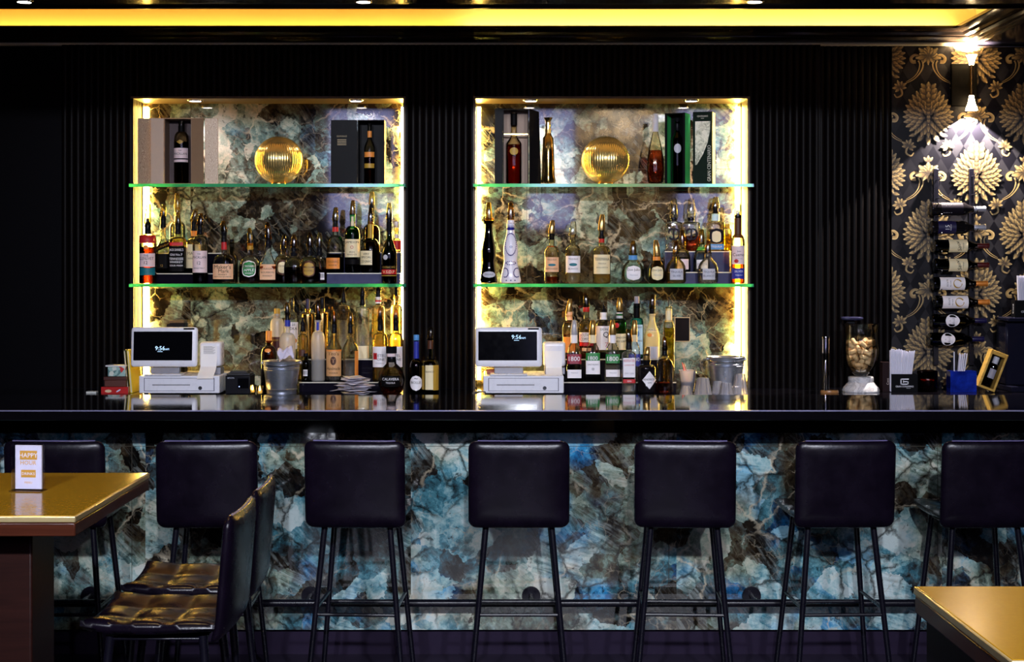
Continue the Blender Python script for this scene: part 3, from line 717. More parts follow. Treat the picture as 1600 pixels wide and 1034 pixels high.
def bottle(name, label, cx, base, D, w, ysh, yn, yt, nw, glass='clear', liq=None, lab=(), txt=(), top=(), n=2.0, dep=1.0, sh='d', prof=None, cat='bottle', group=None, seg=28, wave=None, rz=0):
    """one bottle, measured in photo pixels at its own distance D; base is the height of what it stands on"""
    S = F / D; k = 1 / S; x0 = X(cx, D)
    if D > 7.99 and base > 1.5: dep = min(dep, .092 / (w * k))
    t = thing(name, label, cat, (x0, D, base + .0006), R(rz), group)
    zz = lambda py: Z(py, D) - base
    r, rn = w / 2 * k, nw / 2 * k
    if prof: pf = [(0, .0)] + [(pw / 2 * k * .96 if i == 0 else pw / 2 * k, max(0, zz(py)) + (.0 if i else 0), *([pn] if pn else [])) for i, (py, pw, pn) in enumerate([(p + (None,))[:3] for p in prof])] + [(0, zz(prof[-1][0]) + .0002)]
    else:
        zs, zn, zt = zz(ysh), zz(yn), zz(yt)
        pf = [(0, .002), (r * .80, .0, n), (r * .95, .003, n), (r, .010, n), (r, zs, n)]
        for i in range(1, 8):
            a = i / 8
            if sh == 'd': rr = rn + (r - rn) * math.cos(a * PI / 2) ** .8; q = zs + (zn - zs) * math.sin(a * PI / 2)
            elif sh == 'l': rr = r + (rn - r) * a; q = zs + (zn - zs) * a
            else: rr = r + (rn - r) * a * a * (3 - 2 * a); q = zs + (zn - zs) * a
            pf.append((rr, q, n + (2 - n) * a))
        pf += [(rn, zn, 2), (rn, zt - .012, 2), (rn * 1.18, zt - .010, 2), (rn * 1.18, zt - .001, 2), (rn * .9, zt, 2), (0, zt, 2)]
    pf = [p if len(p) > 2 else (p[0], p[1], n) for p in pf]
    MB().lathe(pf, seg, dep=dep, n=n, wave=wave).build('glass_body', GL[glass], t, smooth=50)
    def rad(z):
        for a, b in zip(pf, pf[1:]):
            if a[1] <= z <= b[1] and b[1] > a[1]: return a[0] + (b[0] - a[0]) * (z - a[1]) / (b[1] - a[1])
        return r
    if liq:
        zl = zz(liq[1]); lp = [(0, .004)]
        for p in pf[1:-1]:
            if p[1] < zl: lp.append((p[0] * .93, p[1] * .98 + .004, p[2]))
        rl = rad(zl) * .93
        lp += [(rl, zl, lp[-1][2]), (0, zl + .0002, lp[-1][2])]
        MB().lathe(lp, seg, dep=dep, n=n, wave=wave).build('liquid', LQ[liq[0]], t, smooth=50)
    # labels bent round the body; lettering sits on them
    def onto(x, z, lift, ang=0):
        rr = rad(min(max(z, .004), pf[-1][1])); nn = n if z < zz(ysh) + .002 else 2
        u = min(abs(x) / max(rr, 1e-5), .97)
        y = -rr * dep * (1 - u ** nn) ** (1 / nn) - lift
        if ang:
            a = R(ang); return (x * math.cos(a) - y * math.sin(a), x * math.sin(a) + y * math.cos(a), z)
        return (x, y, z)
    for li, lb in enumerate(lab):
        y0, y1, wf, col = lb[:4]; o = lb[4] if len(lb) > 4 else {}
        ang = o.get('ang', 0); xo = o.get('x', 0) * k; oval = o.get('oval'); tilt = o.get('tilt', 0)
        z1, z0 = zz(y0), zz(y1); hw = wf * r if not o.get('px') else o['px'] / 2 * k
        m = MB(); mats = [C(col)]
        lift = .0009 + .0005 * o.get('lv', 0)
        NXs, NZ = 12, (12 if oval else 4)
        vs = []
        for j in range(NZ + 1):
            zc = z0 + (z1 - z0) * j / NZ; v = 2 * j / NZ - 1
            hh = hw * (max(0, 1 - abs(v) ** (2.0 if oval == 1 else 4))) ** .5 if oval else hw
            if oval == 'diamond': hh = hw * (1 - abs(v))
            for i in range(NXs + 1):
                x = xo + hh * (2 * i / NXs - 1)
                vs.append(onto(x, zc + tilt * (x - xo), lift, ang))
        m.add(vs, [(j * (NXs + 1) + i, j * (NXs + 1) + i + 1, (j + 1) * (NXs + 1) + i + 1, (j + 1) * (NXs + 1) + i) for j in range(NZ) for i in range(NXs)], 0)
        for tx in txt:
            s_, ty, th, tc = tx[:4]; to = tx[4] if len(tx) > 4 else {}
            if to.get('on', 0) != li: continue
            mats.append(C(tc)); tz = zz(ty); txo = to.get('x', 0) * k + xo
            m.text(s_, th * k, lambda a, b: onto(a + txo, b + tz + tilt * a, lift + .0006, ang), len(mats) - 1, wmax=hw * 1.8)
        m.build('label', mats, t, smooth=60)
    for tp in top:
        kd, y0, y1 = tp[:3]; z1, z0 = zz(y0), zz(y1)
        if kd == 'p':         # black pourer: stopper, collar and spout
            tw = (tp[3] if len(tp) > 3 else nw * 1.12) / 2 * k
            MB().lathe([(0, z0), (tw, z0), (tw * 1.02, z0 + (z1 - z0) * .25), (tw * .92, z0 + (z1 - z0) * .3), (tw * .92, z0 + (z1 - z0) * .6), (tw * 1.05, z0 + (z1 - z0) * .64), (tw * 1.05, z0 + (z1 - z0) * .72), (tw * .55, z1), (tw * .4, z1 + .018), (0, z1 + .018)], 16).build('pourer', CORK, t)
        elif kd == 'h':       # flip hood over the spout
            hm = tp[3] if len(tp) > 3 else 'a'; dx = (tp[4] if len(tp) > 4 else 1.5) * k; hw = (tp[5] if len(tp) > 5 else 9.5) / 2 * k
            h = z1 - z0
            MB().lathe([(hw, z0, 4), (hw * 1.02, z0 + h * .1, 4), (hw * .86, z0 + h * .55, 4), (hw * .66, z0 + h * .93, 4), (hw * .5, z1, 4), (0, z1 + .0005, 4)], 16, n=4, skew=(dx, 0), c=(-dx * .3, 0, 0)).build('pour_cover', HOODS[hm], t, smooth=45)
        elif kd == 'c':       # cap or stopper
            cw = tp[3] / 2 * k; cm = tp[4]
            cm = C(cm) if isinstance(cm, str) else cm
            MB().lathe([(0, z0), (cw * .97, z0), (cw, z0 + .002), (cw, z1 - .003), (cw * .9, z1), (0, z1)], 20).build('cap', cm, t)
        elif kd == 'b':       # band or foil round the neck
            m = MB(); bw = (tp[4] / 2 * k if len(tp) > 4 else None); nz = 4; vs = []; sg = 20
            prf = [((bw if bw else rad(z0 + (z1 - z0) * q / nz)) + .0009, z0 + (z1 - z0) * q / nz, 2) for q in range(nz + 1)]
            MB().lathe(prf, sg, dep=dep, n=2).build('neck_band', C(tp[3]), t)
        elif kd == 's':       # slim steel spout
            MB().tube([(0, 0, z0), (.0, 0, z0 + (z1 - z0) * .6), ((tp[3] if len(tp) > 3 else 0) * k, 0, z1)], [.0035, .0032, .0026], 8).build('spout', STEEL, t)
    return t

# display steps ------------------------------------------------------------------
STEPM = P('black_step_acrylic', (.006, .005, .010), .12, coat=.3)
STEPN = P('navy_step_acrylic', (.018, .020, .075), .22, coat=.3)
STEPE = P('pale_step_edge', 'd8d0c0', .3)
def steps(label, x0, x1, base, y0, ym, y1, z1, z2, mat, z2x=None):
    """two-step bottle riser with pale front edges"""
    t = thing('bottle_riser', label, 'display riser', ((x0 + x1) / 2, y0, base))
    hw = (x1 - x0) / 2; a = z1 - base; b = z2 - base; c = hw if z2x is None else z2x - t.location.x
    MB().box(-hw, hw, 0, ym - y0, .0004, a, 0).build('low_step', mat, t)
    MB().box(-hw, c, ym - y0 + .0005, y1 - y0, .0004, b, 0).build('high_step', mat, t)
    MB().box(-hw, hw, -.0015, .0, a - .0045, a + .0005).box(-hw, c, ym - y0 - .001, ym - y0 + .0004, b - .0045, b + .0005).build('edge_strip', STEPE, t)
    return t
SB = ZB_                                            # lower shelf top
z1L, z2L = Z(427, 8.07), Z(395, 8.16)
steps('black two-step riser at the left end of the left lower shelf', X(237, 8.1), X(344, 8.1), SB, 8.062, 8.166, 8.266, z1L, z2L, STEPM)
z1M, z2M = Z(426.5, 8.07), Z(394, 8.16)
steps('navy two-step riser at the right end of the left lower shelf', X(512, 8.1), X(626, 8.1), SB, 8.062, 8.166, 8.266, z1M, z2M, STEPN)
z1R, z2R = Z(425, 8.07), Z(392.5, 8.16)
steps('navy two-step riser at the right end of the right lower shelf', X(1041, 8.1), X(1143, 8.1), SB, 8.062, 8.166, 8.266, z1R, z2R, STEPN)
zc1, zc2 = Z(597, 7.83), Z(561, 7.99)
steps('black two-step riser on the back counter under the left niche', X(468, 7.85), -.522, ZC, 7.835, 7.995, 8.20, zc1, zc2, STEPM)
steps('black two-step riser on the back counter under the right niche', X(880, 7.85), X(1056, 7.85), ZC, 7.835, 7.995, 8.20, zc1, zc2, STEPM)
FR, LO, HI = 8.008, 8.114, 8.217                   # rows on the shelves
C0, C1, C2 = 7.755, 7.915, 8.09                     # rows on the counter

# left niche, lower shelf --------------------------------------------------------
W = 'whiskey_bottle'
bottle(W, 'amber whiskey bottle with white label and teal base band at the shelf end', 231, SB, FR, 27, 376, 366, 352, 9, 'warm', ('dark', 386),
       [(396, 417, .92, 'pink'), (418.5, 430, .92, 'teal'), (368, 380, .95, 'red'), (383, 390, .3, 'orange', {'oval': 1, 'lv': 1})], [('THE', 399.5, 3, 'ink'), ('GLENLIVET', 404, 4.5, 'ink'), ('12', 410.5, 5, 'ink')],
       [('p', 346, 366), ('h', 319, 350, 'y', 2, 10)])
bottle(W, 'square whiskey bottle with slanted black label, on the low black step', 255, z1L, LO, 21, 392, 372, 354, 8, 'warm', ('dark', 399),
       [(397, 419, .92, 'black'), (380, 390, 1.0, 'black', {'tilt': .45, 'lv': 2, 'px': 22})], [('BLACK LABEL', 385, 3.2, 'gold', {'on': 1}), ('12', 415, 3.5, 'gold')], [('p', 336, 356), ('h', 320, 338, 'y', 2, 10)], n=5, sh='s')
bottle(W, 'square black-labelled whiskey bottle with white scroll lettering on the low black step', 278, z1L, LO, 26, 378, 370, 364, 9, 'warm', ('dark', 386),
       [(385, 424, .94, 'black'), (379, 384, .8, 'red')], [("JACK DANIEL'S", 391, 5, 'white'), ('Old No.7', 398, 3.5, 'white'), ('TENNESSEE', 404.5, 3.6, 'white'), ('WHISKEY', 409.5, 3.4, 'white'), ('SOUR MASH', 415, 2.6, 'white')], [('p', 346, 366), ('h', 332, 350, 'y', 0, 10)], n=5)
bottle(W, 'tall clear whiskey bottle standing highest behind the square black-labelled one', 277, z2L, HI, 25, 358, 346, 332, 9, 'warm', ('pale', 372), [], [], [('h', 302, 326, 'y', 0, 9.5), ('c', 324, 336, 10, HOODS['y'])])
bottle(W, 'cream-labelled whiskey bottle half hidden behind the pale-labelled 12 bottle', 303, z1L, LO, 24, 384, 372, 360, 8, 'warm', ('amber', 384),
       [(382, 419, .95, 'cream')], [('MALT', 396, 4.5, 'brown'), ('WHISKY', 404, 3, 'brown')], [('b', 361, 369, 'orange'), ('p', 343, 362), ('h', 326, 346, 'y', 6, 10)])
bottle(W, 'clear whiskey bottle with pale pink 12 label in front of the low black step', 313, SB, FR, 24, 378, 368, 364, 9, 'clear', ('dark', 392),
       [(392, 426, .95, 'pink'), (373, 379, .35, 'black', {'oval': 'diamond', 'lv': 1})], [('THE', 397, 2, 'ink'), ('MACALLAN', 402, 4, 'ink'), ('12', 411, 5, 'ink'), ('SINGLE MALT', 419, 2, 'ink')], [('p', 349, 366), ('h', 333, 352, 'a', 2, 10)])
bottle(W, 'squat bourbon bottle with red wax neck and large peach label', 350, SB, FR, 33, 412, 397, 376, 8, 'clear', ('dark', 414),
       [(412.5, 436, .95, 'peach')], [("Maker's", 417, 6.2, 'ink'), ('Mark', 423.5, 5.6, 'ink', {'x': 2}), ('WHISKY', 429, 2.6, 'ink'), ('KENTUCKY BOURBON', 432.5, 1.8, 'ink')], [('b', 376, 390, 'red'), ('p', 357, 378), ('h', 345, 362, 'a', -1.5, 10)], n=3.5)
bottle(W, 'plain dark bottle mostly hidden behind the bourbon with the red wax neck', 362, SB, HI, 20, 408, 396, 378, 7, 'dark', None, [], [], [('c', 374, 386, 8, CORK)])
cut = lambda a, z: 1 + .012 * math.cos(14 * a + 160 * z)
bottle(W, 'round amber whiskey bottle with oval green label', 391, SB, LO, 34, 420, 399, 386, 9, 'crystal', ('dark', 415), [(407, 433, .62, 'white', {'oval': 2}), (408.5, 431.5, .56, 'green', {'oval': 2, 'lv': 1})],
       [('CROWN', 416, 3.2, 'white', {'on': 1}), ('APPLE', 422, 4, 'white', {'on': 1}), ('WHISKY', 427, 2.4, 'white', {'on': 1})], [('c', 380, 390, 9, 'gold'), ('h', 356, 384, 'a', -1.5, 9)], n=2.6, dep=.8, wave=cut)
bottle(W, 'flat-shouldered bourbon bottle with long cream label low on its front', 419, SB, FR, 28, 420, 392, 384, 9, 'clear', ('amber', 416), [(413, 437, .86, 'peach')], [('STRAIGHT', 420, 3, 'brown'), ('BOURBON', 425.5, 3, 'brown'), ('WHISKEY', 431, 2.6, 'brown')],
       [('p', 372, 387), ('h', 347, 374, 'a', -1, 10)], n=3, dep=.6, sh='s')
bottle(W, 'round cut-glass whiskey bottle with dark oval label set back between two bourbons', 443, SB, HI, 30, 418, 398, 386, 9, 'crystal', ('dark', 420), [(406, 430, .6, 'brown', {'oval': 2}), (409, 427, .45, 'cream', {'oval': 2, 'lv': 1})], [('CROWN', 416, 3, 'brown', {'on': 1})],
       [('c', 382, 390, 9, CORK), ('h', 366, 386, 'a', 2.5, 9)], n=2.4, dep=.8, wave=cut)
bottle(W, 'cut-glass dark whiskey bottle with no front label, black collar', 459, SB, LO, 30, 418, 402, 396, 9, 'crystal', ('dark', 417), [], [], [('p', 384, 400, 11), ('h', 366, 386, 'a', .5, 10)], n=2.4, dep=.8, wave=cut)
bottle(W, 'round cut-glass whiskey bottle with olive oval label and brown hood', 484, SB, FR, 33, 418, 401, 396, 9, 'crystal', ('dark', 417), [(407, 433, .58, 'brown', {'oval': 2}), (410, 431, .48, 'gold', {'oval': 2, 'lv': 1})], [('CROWN', 418, 3.2, 'brown', {'on': 1}), ('ROYAL', 423, 3.2, 'brown', {'on': 1})],
       [('p', 384, 399, 10), ('h', 363, 386, 'a', .5, 10)], n=2.4, dep=.8, wave=cut)
bottle(W, 'cut-glass whiskey bottle showing a small barcode beside the navy riser', 499, SB, LO, 24, 418, 402, 396, 8, 'crystal', ('amber', 417), [(426, 437, .3, 'white', {'x': 5})], [('IIIIII', 431, 6, 'ink')], [('p', 385, 399, 9), ('h', 364, 386, 'y', .8, 9)], n=2.4, dep=.8, wave=cut)
bottle(W, 'clear cognac bottle with orange label on the left end of the navy riser', 524, z1M, LO, 27, 392, 368, 354, 8, 'clear', ('dark', 397), [(403, 420, .8, 'orange', {'x': -3})], [('COGNAC', 409, 3.6, 'brown'), ('RESERVE', 414.5, 2.4, 'brown')],
       [('b', 355, 362, 'red', 9), ('p', 338, 357), ('h', 324, 345, 'a', 1.2, 10)], sh='d')
bottle(W, 'bright green whiskey bottle with cream label on the navy riser', 551, z1M, LO, 24.5, 368, 353, 334, 8, 'green', ('dark', 404), [(374, 402, .95, 'cream'), (338, 358, .8, 'cream', {'px': 5}), (405, 413, .9, 'black')], [('JAMESON', 379, 4.6, 'ink'), ('IRISH', 394, 2.6, 'brown'), ('WHISKEY', 398, 2.6, 'brown'), ('O', 386.5, 5, 'red')],
       [('b', 336, 346, 'green'), ('h', 313, 336, 'a', 1, 9)])
bottle(W, 'broad-based cognac bottle with cream side label on the navy riser', 579, z1M, LO, 31, 396, 372, 346, 8, 'warm', ('dark', 392), [(392, 414, .62, 'cream', {'x': -6})], [('VERY', 397, 3, 'ink'), ('SPECIAL', 402, 3.2, 'ink'), ('COGNAC', 408.5, 3.6, 'ink')],
       [('b', 346, 372, 'gold'), ('h', 325, 350, 'a', .5, 9)])
bottle(W, 'tall dark round bottle standing highest on the navy riser', 581, z2M, HI, 27, 362, 350, 338, 8, 'brown', ('dark', 366), [], [], [('p', 318, 340, 9), ('h', 299, 320, 'y', .4, 10)])
bottle(W, 'dark green cognac bottle with red band and silver seal in front of the navy riser', 608, SB, FR, 24, 398, 366, 344, 8, 'dkgreen', None, [(421, 428.5, .95, 'red'), (415, 420, .95, 'black'), (398, 406, .3, 'silver', {'oval': 1, 'x': -5}), (430, 431.2, .95, 'gold')],
       [('V.S.O.P', 424.8, 4.2, 'cream'), ('COGNAC FINE', 417.6, 3, 'gold', {'on': 1})], [('b', 344, 362, 'black'), ('p', 330, 346, 8), ('h', 317, 342, 'y', 1, 10)], sh='s')
bottle(W, 'short bottle with red and white label at the bright right end of the navy riser', 620, z2M, HI, 14, 388, 372, 352, 7, 'warm', ('orange', 392), [(376, 390, .95, 'red'), (366, 372, .5, 'white')], [], [('c', 346, 356, 8, 'white')])

# right niche, lower shelf -------------------------------------------------------
T = 'tequila_bottle'
bottle(T, 'tall dark hourglass tequila bottle with silver lettering at the bright shelf end', 764, SB, FR, 28, 400, 380, 350, 12, 'dark', None, [(424, 434, .7, 'silver', {'oval': 1})], [('TEQUILA', 429, 2.6, 'ink')], [('c', 341, 350, 17, HOODS['y']), ('h', 316, 344, 'a', -.5, 11)],
       prof=[(441.6, 27), (437, 28), (424, 23), (409, 19), (398, 21.5), (388, 21), (374, 15), (362, 11.5), (350, 11), (345, 15)])
ca = bottle(T, 'white ceramic decanter with blue leaf patterns and star collar', 798, SB, FR, 33, 400, 380, 350, 12, 'ceramic', None, [], [], [('c', 343, 350, 11, GL['ceramic']), ('h', 316, 344, 'a', 0, 11)],
       prof=[(441.6, 32), (438, 32.5), (426, 28), (414, 22.5), (407, 20.5), (400, 22), (392, 23.4), (384, 22), (374, 17.5), (366, 13.5), (360, 12), (350, 12.5)])
def ceramic_marks():
    k = FR / F; zz = lambda py: Z(py, FR) - SB
    pts = [(441.6, 32), (438, 32.5), (426, 28), (414, 22.5), (407, 20.5), (400, 22), (392, 23.4), (384, 22), (374, 17.5), (366, 13.5), (360, 12), (350, 12.5)]
    def on(px, py):
        for a, b in zip(pts, pts[1:]):
            if b[0] <= py <= a[0]:
                r = (a[1] + (b[1] - a[1]) * (py - a[0]) / (b[0] - a[0])) / 2 * k; break
        else: r = .03
        x = px * k; u = min(abs(x) / r, .97); return (x, -r * (1 - u * u) ** .5 - .0012, zz(py))
    m = MB()
    def leaf(cx, cy, a, l, w_):
        ca_, sa = math.cos(a), math.sin(a)
        m.add([on(cx + q * ca_ - e * sa, cy + q * sa + e * ca_) for q, e in ((-l, 0), (0, w_), (l, 0), (0, -w_))], [(0, 3, 2, 1)])
    def wreath(cx, cy, rx, ry, n, a0=0, a1=2 * PI, sz=1.5):
        for i in range(n):
            a = a0 + (a1 - a0) * i / n; x, y = cx + rx * math.cos(a), cy + ry * math.sin(a)
            leaf(x, y, a + PI / 2 + (.6 if i % 2 else -.6), sz, sz * .5)
    wreath(0, 382, 8.6, 17, 34)
    for i in range(6): leaf(.3 + 1.6 * math.cos(i * PI / 3), 386 + 1.6 * math.sin(i * PI / 3), i * PI / 3, 1.3, .6)
    wreath(0, 411, 7.5, 2.5, 14, sz=1.4)
    for cx in (-9, 9.5): wreath(cx, 426, 5, 7, 16, R(60) if cx > 0 else R(-120), R(300) if cx > 0 else R(120), 1.4)
    for cx in (-7, 0, 6.5): 
        for a in range(4): leaf(cx, 438, a * PI / 4, 1.5, .5)
    for i in range(7):                                  # blue zigzag under the collar
        x = -5.2 + 10.4 * i / 6
        m.add([on(x - 1.1, 359), on(x + 1.1, 359), on(x, 351)], [(0, 1, 2)])
    m.add([on(-5.4 + 10.8 * i / 8, 359.6 - 4 * j) for j in range(2) for i in range(9)], [(i, i + 1, i + 10, i + 9) for i in range(8)])
    m.build('blue_leaf_pattern', P('cobalt_glaze', '1a1a78', .2, coat=.4), ca, smooth=0)
    s = MB(); q = []
    for i in range(16):
        a = 2 * PI * i / 16; r = (.033 if i % 2 == 0 else .021); q.append((r * math.cos(a), r * math.sin(a)))
    z0 = zz(350); s.add([(x, y, z0 + (.008 if i % 2 == 0 else .002)) for i, (x, y) in enumerate(q)] + [(0, 0, z0), (0, 0, z0 - .006)], [(i, (i + 1) % 16, 16) for i in range(16)] + [((i + 1) % 16, i, 17) for i in range(16)])
    s.build('star_collar', GL['ceramic'], ca, smooth=0)
ceramic_marks()
bottle(T, 'clear tequila bottle with orange label and a little amber left', 862, SB, FR, 24, 398, 384, 366, 9, 'warm', ('orange', 432), [(402, 425, .9, 'peach'), (412, 416, .5, 'teal', {'oval': 1, 'lv': 1})], [('TEQUILA', 406, 3, 'brown'), ('REPOSADO', 420, 2.6, 'brown')], [('p', 362, 375, 9), ('h', 344, 365, 'g', 2.5, 10)])
bottle(T, 'clear tequila bottle with white label and clear stopper hood', 895, SB, FR, 25, 398, 382, 366, 9, 'warm', ('water', 425), [(400, 426, .9, 'white'), (411, 416, .5, 'teal', {'oval': 1, 'lv': 1})], [('TEQUILA', 405, 3, 'brown'), ('BLANCO', 420, 2.6, 'brown')], [('h', 346, 368, 'w', 1.5, 12)])
bottle(T, 'clear tequila bottle with tall white label and pale gold liquor at mid shelf', 940, SB, FR, 28, 394, 384, 370, 9, 'warm', ('pale', 410), [(398, 428, .9, 'cream')], [('TEREMANA', 405, 4.6, 'ink'), ('TEQUILA', 412, 2.6, 'brown'), ('SMALL BATCH', 418, 2, 'brown')], [('b', 371, 379, 'red', 8.5), ('p', 354, 373, 9), ('h', 335, 360, 'g', 1.5, 11)])
bottle(T, 'round squat mint-tinted tequila bottle with blue neck band and white label', 989, SB, FR, 35, 400, 398, 396, 13, 'mint', ('water', 432), [(415, 438, .62, 'white', {'oval': 2})], [('Don Julio', 422, 5, 'ink'), ('TEQUILA', 430, 2.6, 'grey')], [('b', 399, 406, 'sky'), ('h', 376, 399, 'a', 0, 11)],
       prof=[(442, 24), (440, 30), (433, 35), (424, 35), (416, 31), (410, 22), (406, 14), (398, 13), (396, 15)])
bottle(T, 'round dark brown tequila bottle with orange neck band and cream label', 1026, SB, FR, 28, 400, 398, 396, 11, 'brown', None, [(416, 438, .64, 'cream', {'oval': 2})], [('Don Julio', 422.5, 4.6, 'ink'), ('TEQUILA', 430, 2.4, 'grey')], [('b', 401, 407, 'orange'), ('h', 375, 400, 'g', -2, 11)],
       prof=[(442, 25), (439, 27.5), (430, 28), (420, 27), (412, 20), (407, 11), (399, 11), (396, 12)])
bottle(T, 'round pale yellow tequila bottle with silver label in front of the riser', 1056, SB, FR, 31, 400, 398, 396, 10, 'warm', ('pale', 425), [(420, 437, .66, 'silver')], [('TEQUILA', 425, 4, 'navy'), ('SILVER', 431, 3, 'navy')], [('h', 376, 397, 'a', .8, 10)],
       prof=[(442, 29), (439, 32), (424, 32), (416, 29.5), (410, 24), (406, 16), (403, 10.5), (396, 10), (394, 13)])
bottle(T, 'dark amber tequila bottle on the low step with pink paper tag', 1066, z1R, LO, 25, 396, 385, 383, 10, 'warm', ('dark', 402), [(405, 421, .7, 'pink')], [], [('h', 359, 383, 'a', -.5, 10)], prof=[(426, 25), (424, 26), (400, 25), (393, 20), (389, 11), (382, 11), (380, 14)])
bottle(T, 'round clear tequila bottle with silver label and green ribbon', 1106, SB, FR, 31, 400, 398, 396, 11, 'clear', ('water', 434), [(420, 437, .62, 'silver')], [('TEQUILA', 425, 4, 'navy'), ('BLANCO', 431, 3, 'navy')], [('h', 375, 396, 'a', .5, 10)],
       prof=[(442, 29), (439, 32), (424, 32), (416, 29.5), (410, 24), (406, 16), (403, 11.5), (396, 11), (394, 13)])
bottle(T, 'clear silver-labelled tequila bottle on the low step behind the green ribbon', 1096, z1R, LO, 25, 396, 385, 383, 11, 'mint', ('water', 410), [(406, 420, .7, 'white')], [('PLATA', 413, 3.5, 'grey')], [('b', 386, 391, 'lime'), ('h', 358, 382, 'a', .5, 10)], prof=[(426, 25), (424, 26), (402, 25), (393, 20), (389, 11), (380, 11), (379, 13)])
for cx, lq, lab, dn in ((1052.5, ('water', 381), 'square clear decanter with black gothic letter, clear liquor', 'clear'), (1080, ('rose', 369), 'square clear decanter with black gothic letter, rose-brown liquor', 'clear')):
    b = bottle(T, lab + ', on the high navy step', cx, z2R, HI, 26, 349.5, 346.5, 340, 10, dn, lq, [(349.5 + 7, 375, .8, 'silver')] if False else [], [], [('c', 340, 345, 9, CORK), ('c', 334, 340, 14, HOODS['w']), ('h', 310, 335, 'w', 0, 13)], n=6, dep=.8, seg=32)
    k = HI / F
    hz = lambda py: Z(py, HI) - z2R
    m = MB(); yy = -13 * k * .8 - .0012
    def arcs(x, y, r0, r1, a0, a1):
        N = 14; vs = []
        for i in range(N + 1):
            a = R(a0 + (a1 - a0) * i / N); wd = 1.7 - 1.2 * abs(2 * i / N - 1) ** 2
            for q in (-1, 1): vs.append((((x + (r0 + q * wd) * math.cos(a)) * k), yy, hz(y - (r1 + q * wd) * math.sin(a))))
        m.add(vs, [(2 * i, 2 * i + 2, 2 * i + 3, 2 * i + 1) for i in range(N)])
    arcs(1, 366, 6.5, 8, -95, 110); arcs(-4, 363, 4.5, 4.5, 40, 215); arcs(-3, 371, 4, 3, 150, 330)
    for xx in (-1.2,): m.box((xx - 1.3) * k, (xx + 1.3) * k, yy - .0002, yy, hz(374), hz(359))
    m.build('gothic_letter', P('black_letter_paint', (.01, .008, .016), .3), b, smooth=0)
bottle(T, 'square clear tequila bottle with black horseshoe label and blue band on the high step', 1118, z2R, HI, 27, 349, 346, 332, 11, 'warm', ('pale', 366), [(357, 381, .8, 'ink', {'oval': 2}), (361, 379, .52, 'cream', {'oval': 2, 'lv': 1}), (381.5, 390, .9, 'sky')], [('TEQUILA', 385.7, 3.6, 'white', {'on': 2})],
       [('b', 334, 345, 'ltblue', 12), ('p', 321, 334, 9), ('h', 308, 325, 'y', .5, 12)], n=6, dep=.8)
bottle(T, 'slim yellow-lit clear bottle on the high step beside the bright niche edge', 1136, z2R, HI, 15, 362, 356, 352, 8, 'warm', ('yellow', 366), [], [], [('c', 350, 356, 9, HOODS['y'])], n=3)
bottle(T, 'tall dark-necked tequila bottle with blue lower label at the lower right shelf end', 1153, SB, FR, 21.5, 384, 366, 352, 9, 'warm', ('orange', 400), [(384, 413, .93, 'pink'), (419, 436, .95, 'blue'), (405, 411, .3, 'red', {'oval': 1, 'x': -4, 'lv': 1})],
       [('Jose', 393, 3.2, 'ink'), ('Cuervo', 398, 5, 'ink'), ('ESPECIAL', 404, 2, 'grey'), ('SILVER', 424, 3.2, 'white', {'on': 1}), ('TEQUILA', 430, 2.4, 'white', {'on': 1})], [('b', 341, 372, 'brown', 11), ('p', 334, 348, 10), ('h', 317, 340, 'y', 0, 11)])
# paper tag and ribbon hang on their bottles
# left counter -------------------------------------------------------------------
V = 'vodka_bottle'
bottle(V, 'silver-frosted bottle with gold cap and dark red label behind the ice bucket', 433, ZC, C2 - .02, 21, 508, 497, 490, 9, 'frost', ('dark', 540), [(526, 548, .92, 'dkred')], [('RESERVE', 531, 3, 'gold')], [('c', 482, 497, 9, 'gold')])
bottle(V, 'white-labelled clear bottle with orange blossom art on the high counter step', 456, zc2, C2, 22, 500, 488, 470, 8, 'clear', ('water', 505), [(503, 545, .92, 'white'), (528, 536, .35, 'orange', {'oval': 1, 'x': 5, 'lv': 1}), (536, 543, .3, 'red', {'oval': 1, 'x': 2, 'lv': 1})], [('VODKA', 513, 4.4, 'ink'), ('20', 507, 3.5, 'ink', {'x': 4})], [('c', 464, 486, 7.5, HOODS['w'])])
bottle(V, 'frosted pink-white bottle with blue-black pourer rising behind the ice bucket', 449, ZC, C1 - .03, 25, 533, 520, 508, 8, 'frost', ('pale', 560), [], [], [('b', 500, 510, 'blue', 9), ('p', 480, 503, 8.5), ('h', 473, 492, 'a', -1.5, 8)])
bottle(V, 'gold mirror-finish bottle with dark blue cap on the high counter step', 481, zc2, C2, 20, 492, 488, 482, 8, 'gold', None, [], [], [('c', 467, 484, 6.5, 'navy')])
bottle(V, 'gold mirror-finish bottle with black cap on the high counter step', 503.5, zc2, C2, 20, 490, 487, 482, 8, 'gold', None, [], [], [('c', 465, 485, 7.5, CORK)])
bottle(V, 'small clear bottle with black pourer tucked before the blue-capped gold bottle', 473, zc1, C1 + .015, 17, 532, 522, 516, 8, 'warm', ('pale', 545), [(546, 556, .6, 'brown')], [], [('p', 501, 518, 8)])
bottle(V, 'short black liqueur bottle with small barcode on the low counter step', 478, zc1, C1 - .035, 15, 570, 562, 556, 7, 'dark', None, [(577, 587, .45, 'white')], [('IIIII', 582, 6, 'ink')], [('c', 552, 560, 7, CORK)])
bottle(V, 'tall frosted bottle with blue neck label on the low counter step', 497, zc1, C1 - .025, 21, 534, 518, 500, 9, 'frost', ('grey', 561), [(500, 516, .5, 'blue', {'px': 4})], [], [('h', 471, 500, 'a', -.5, 9), ('p', 492, 502, 8)])
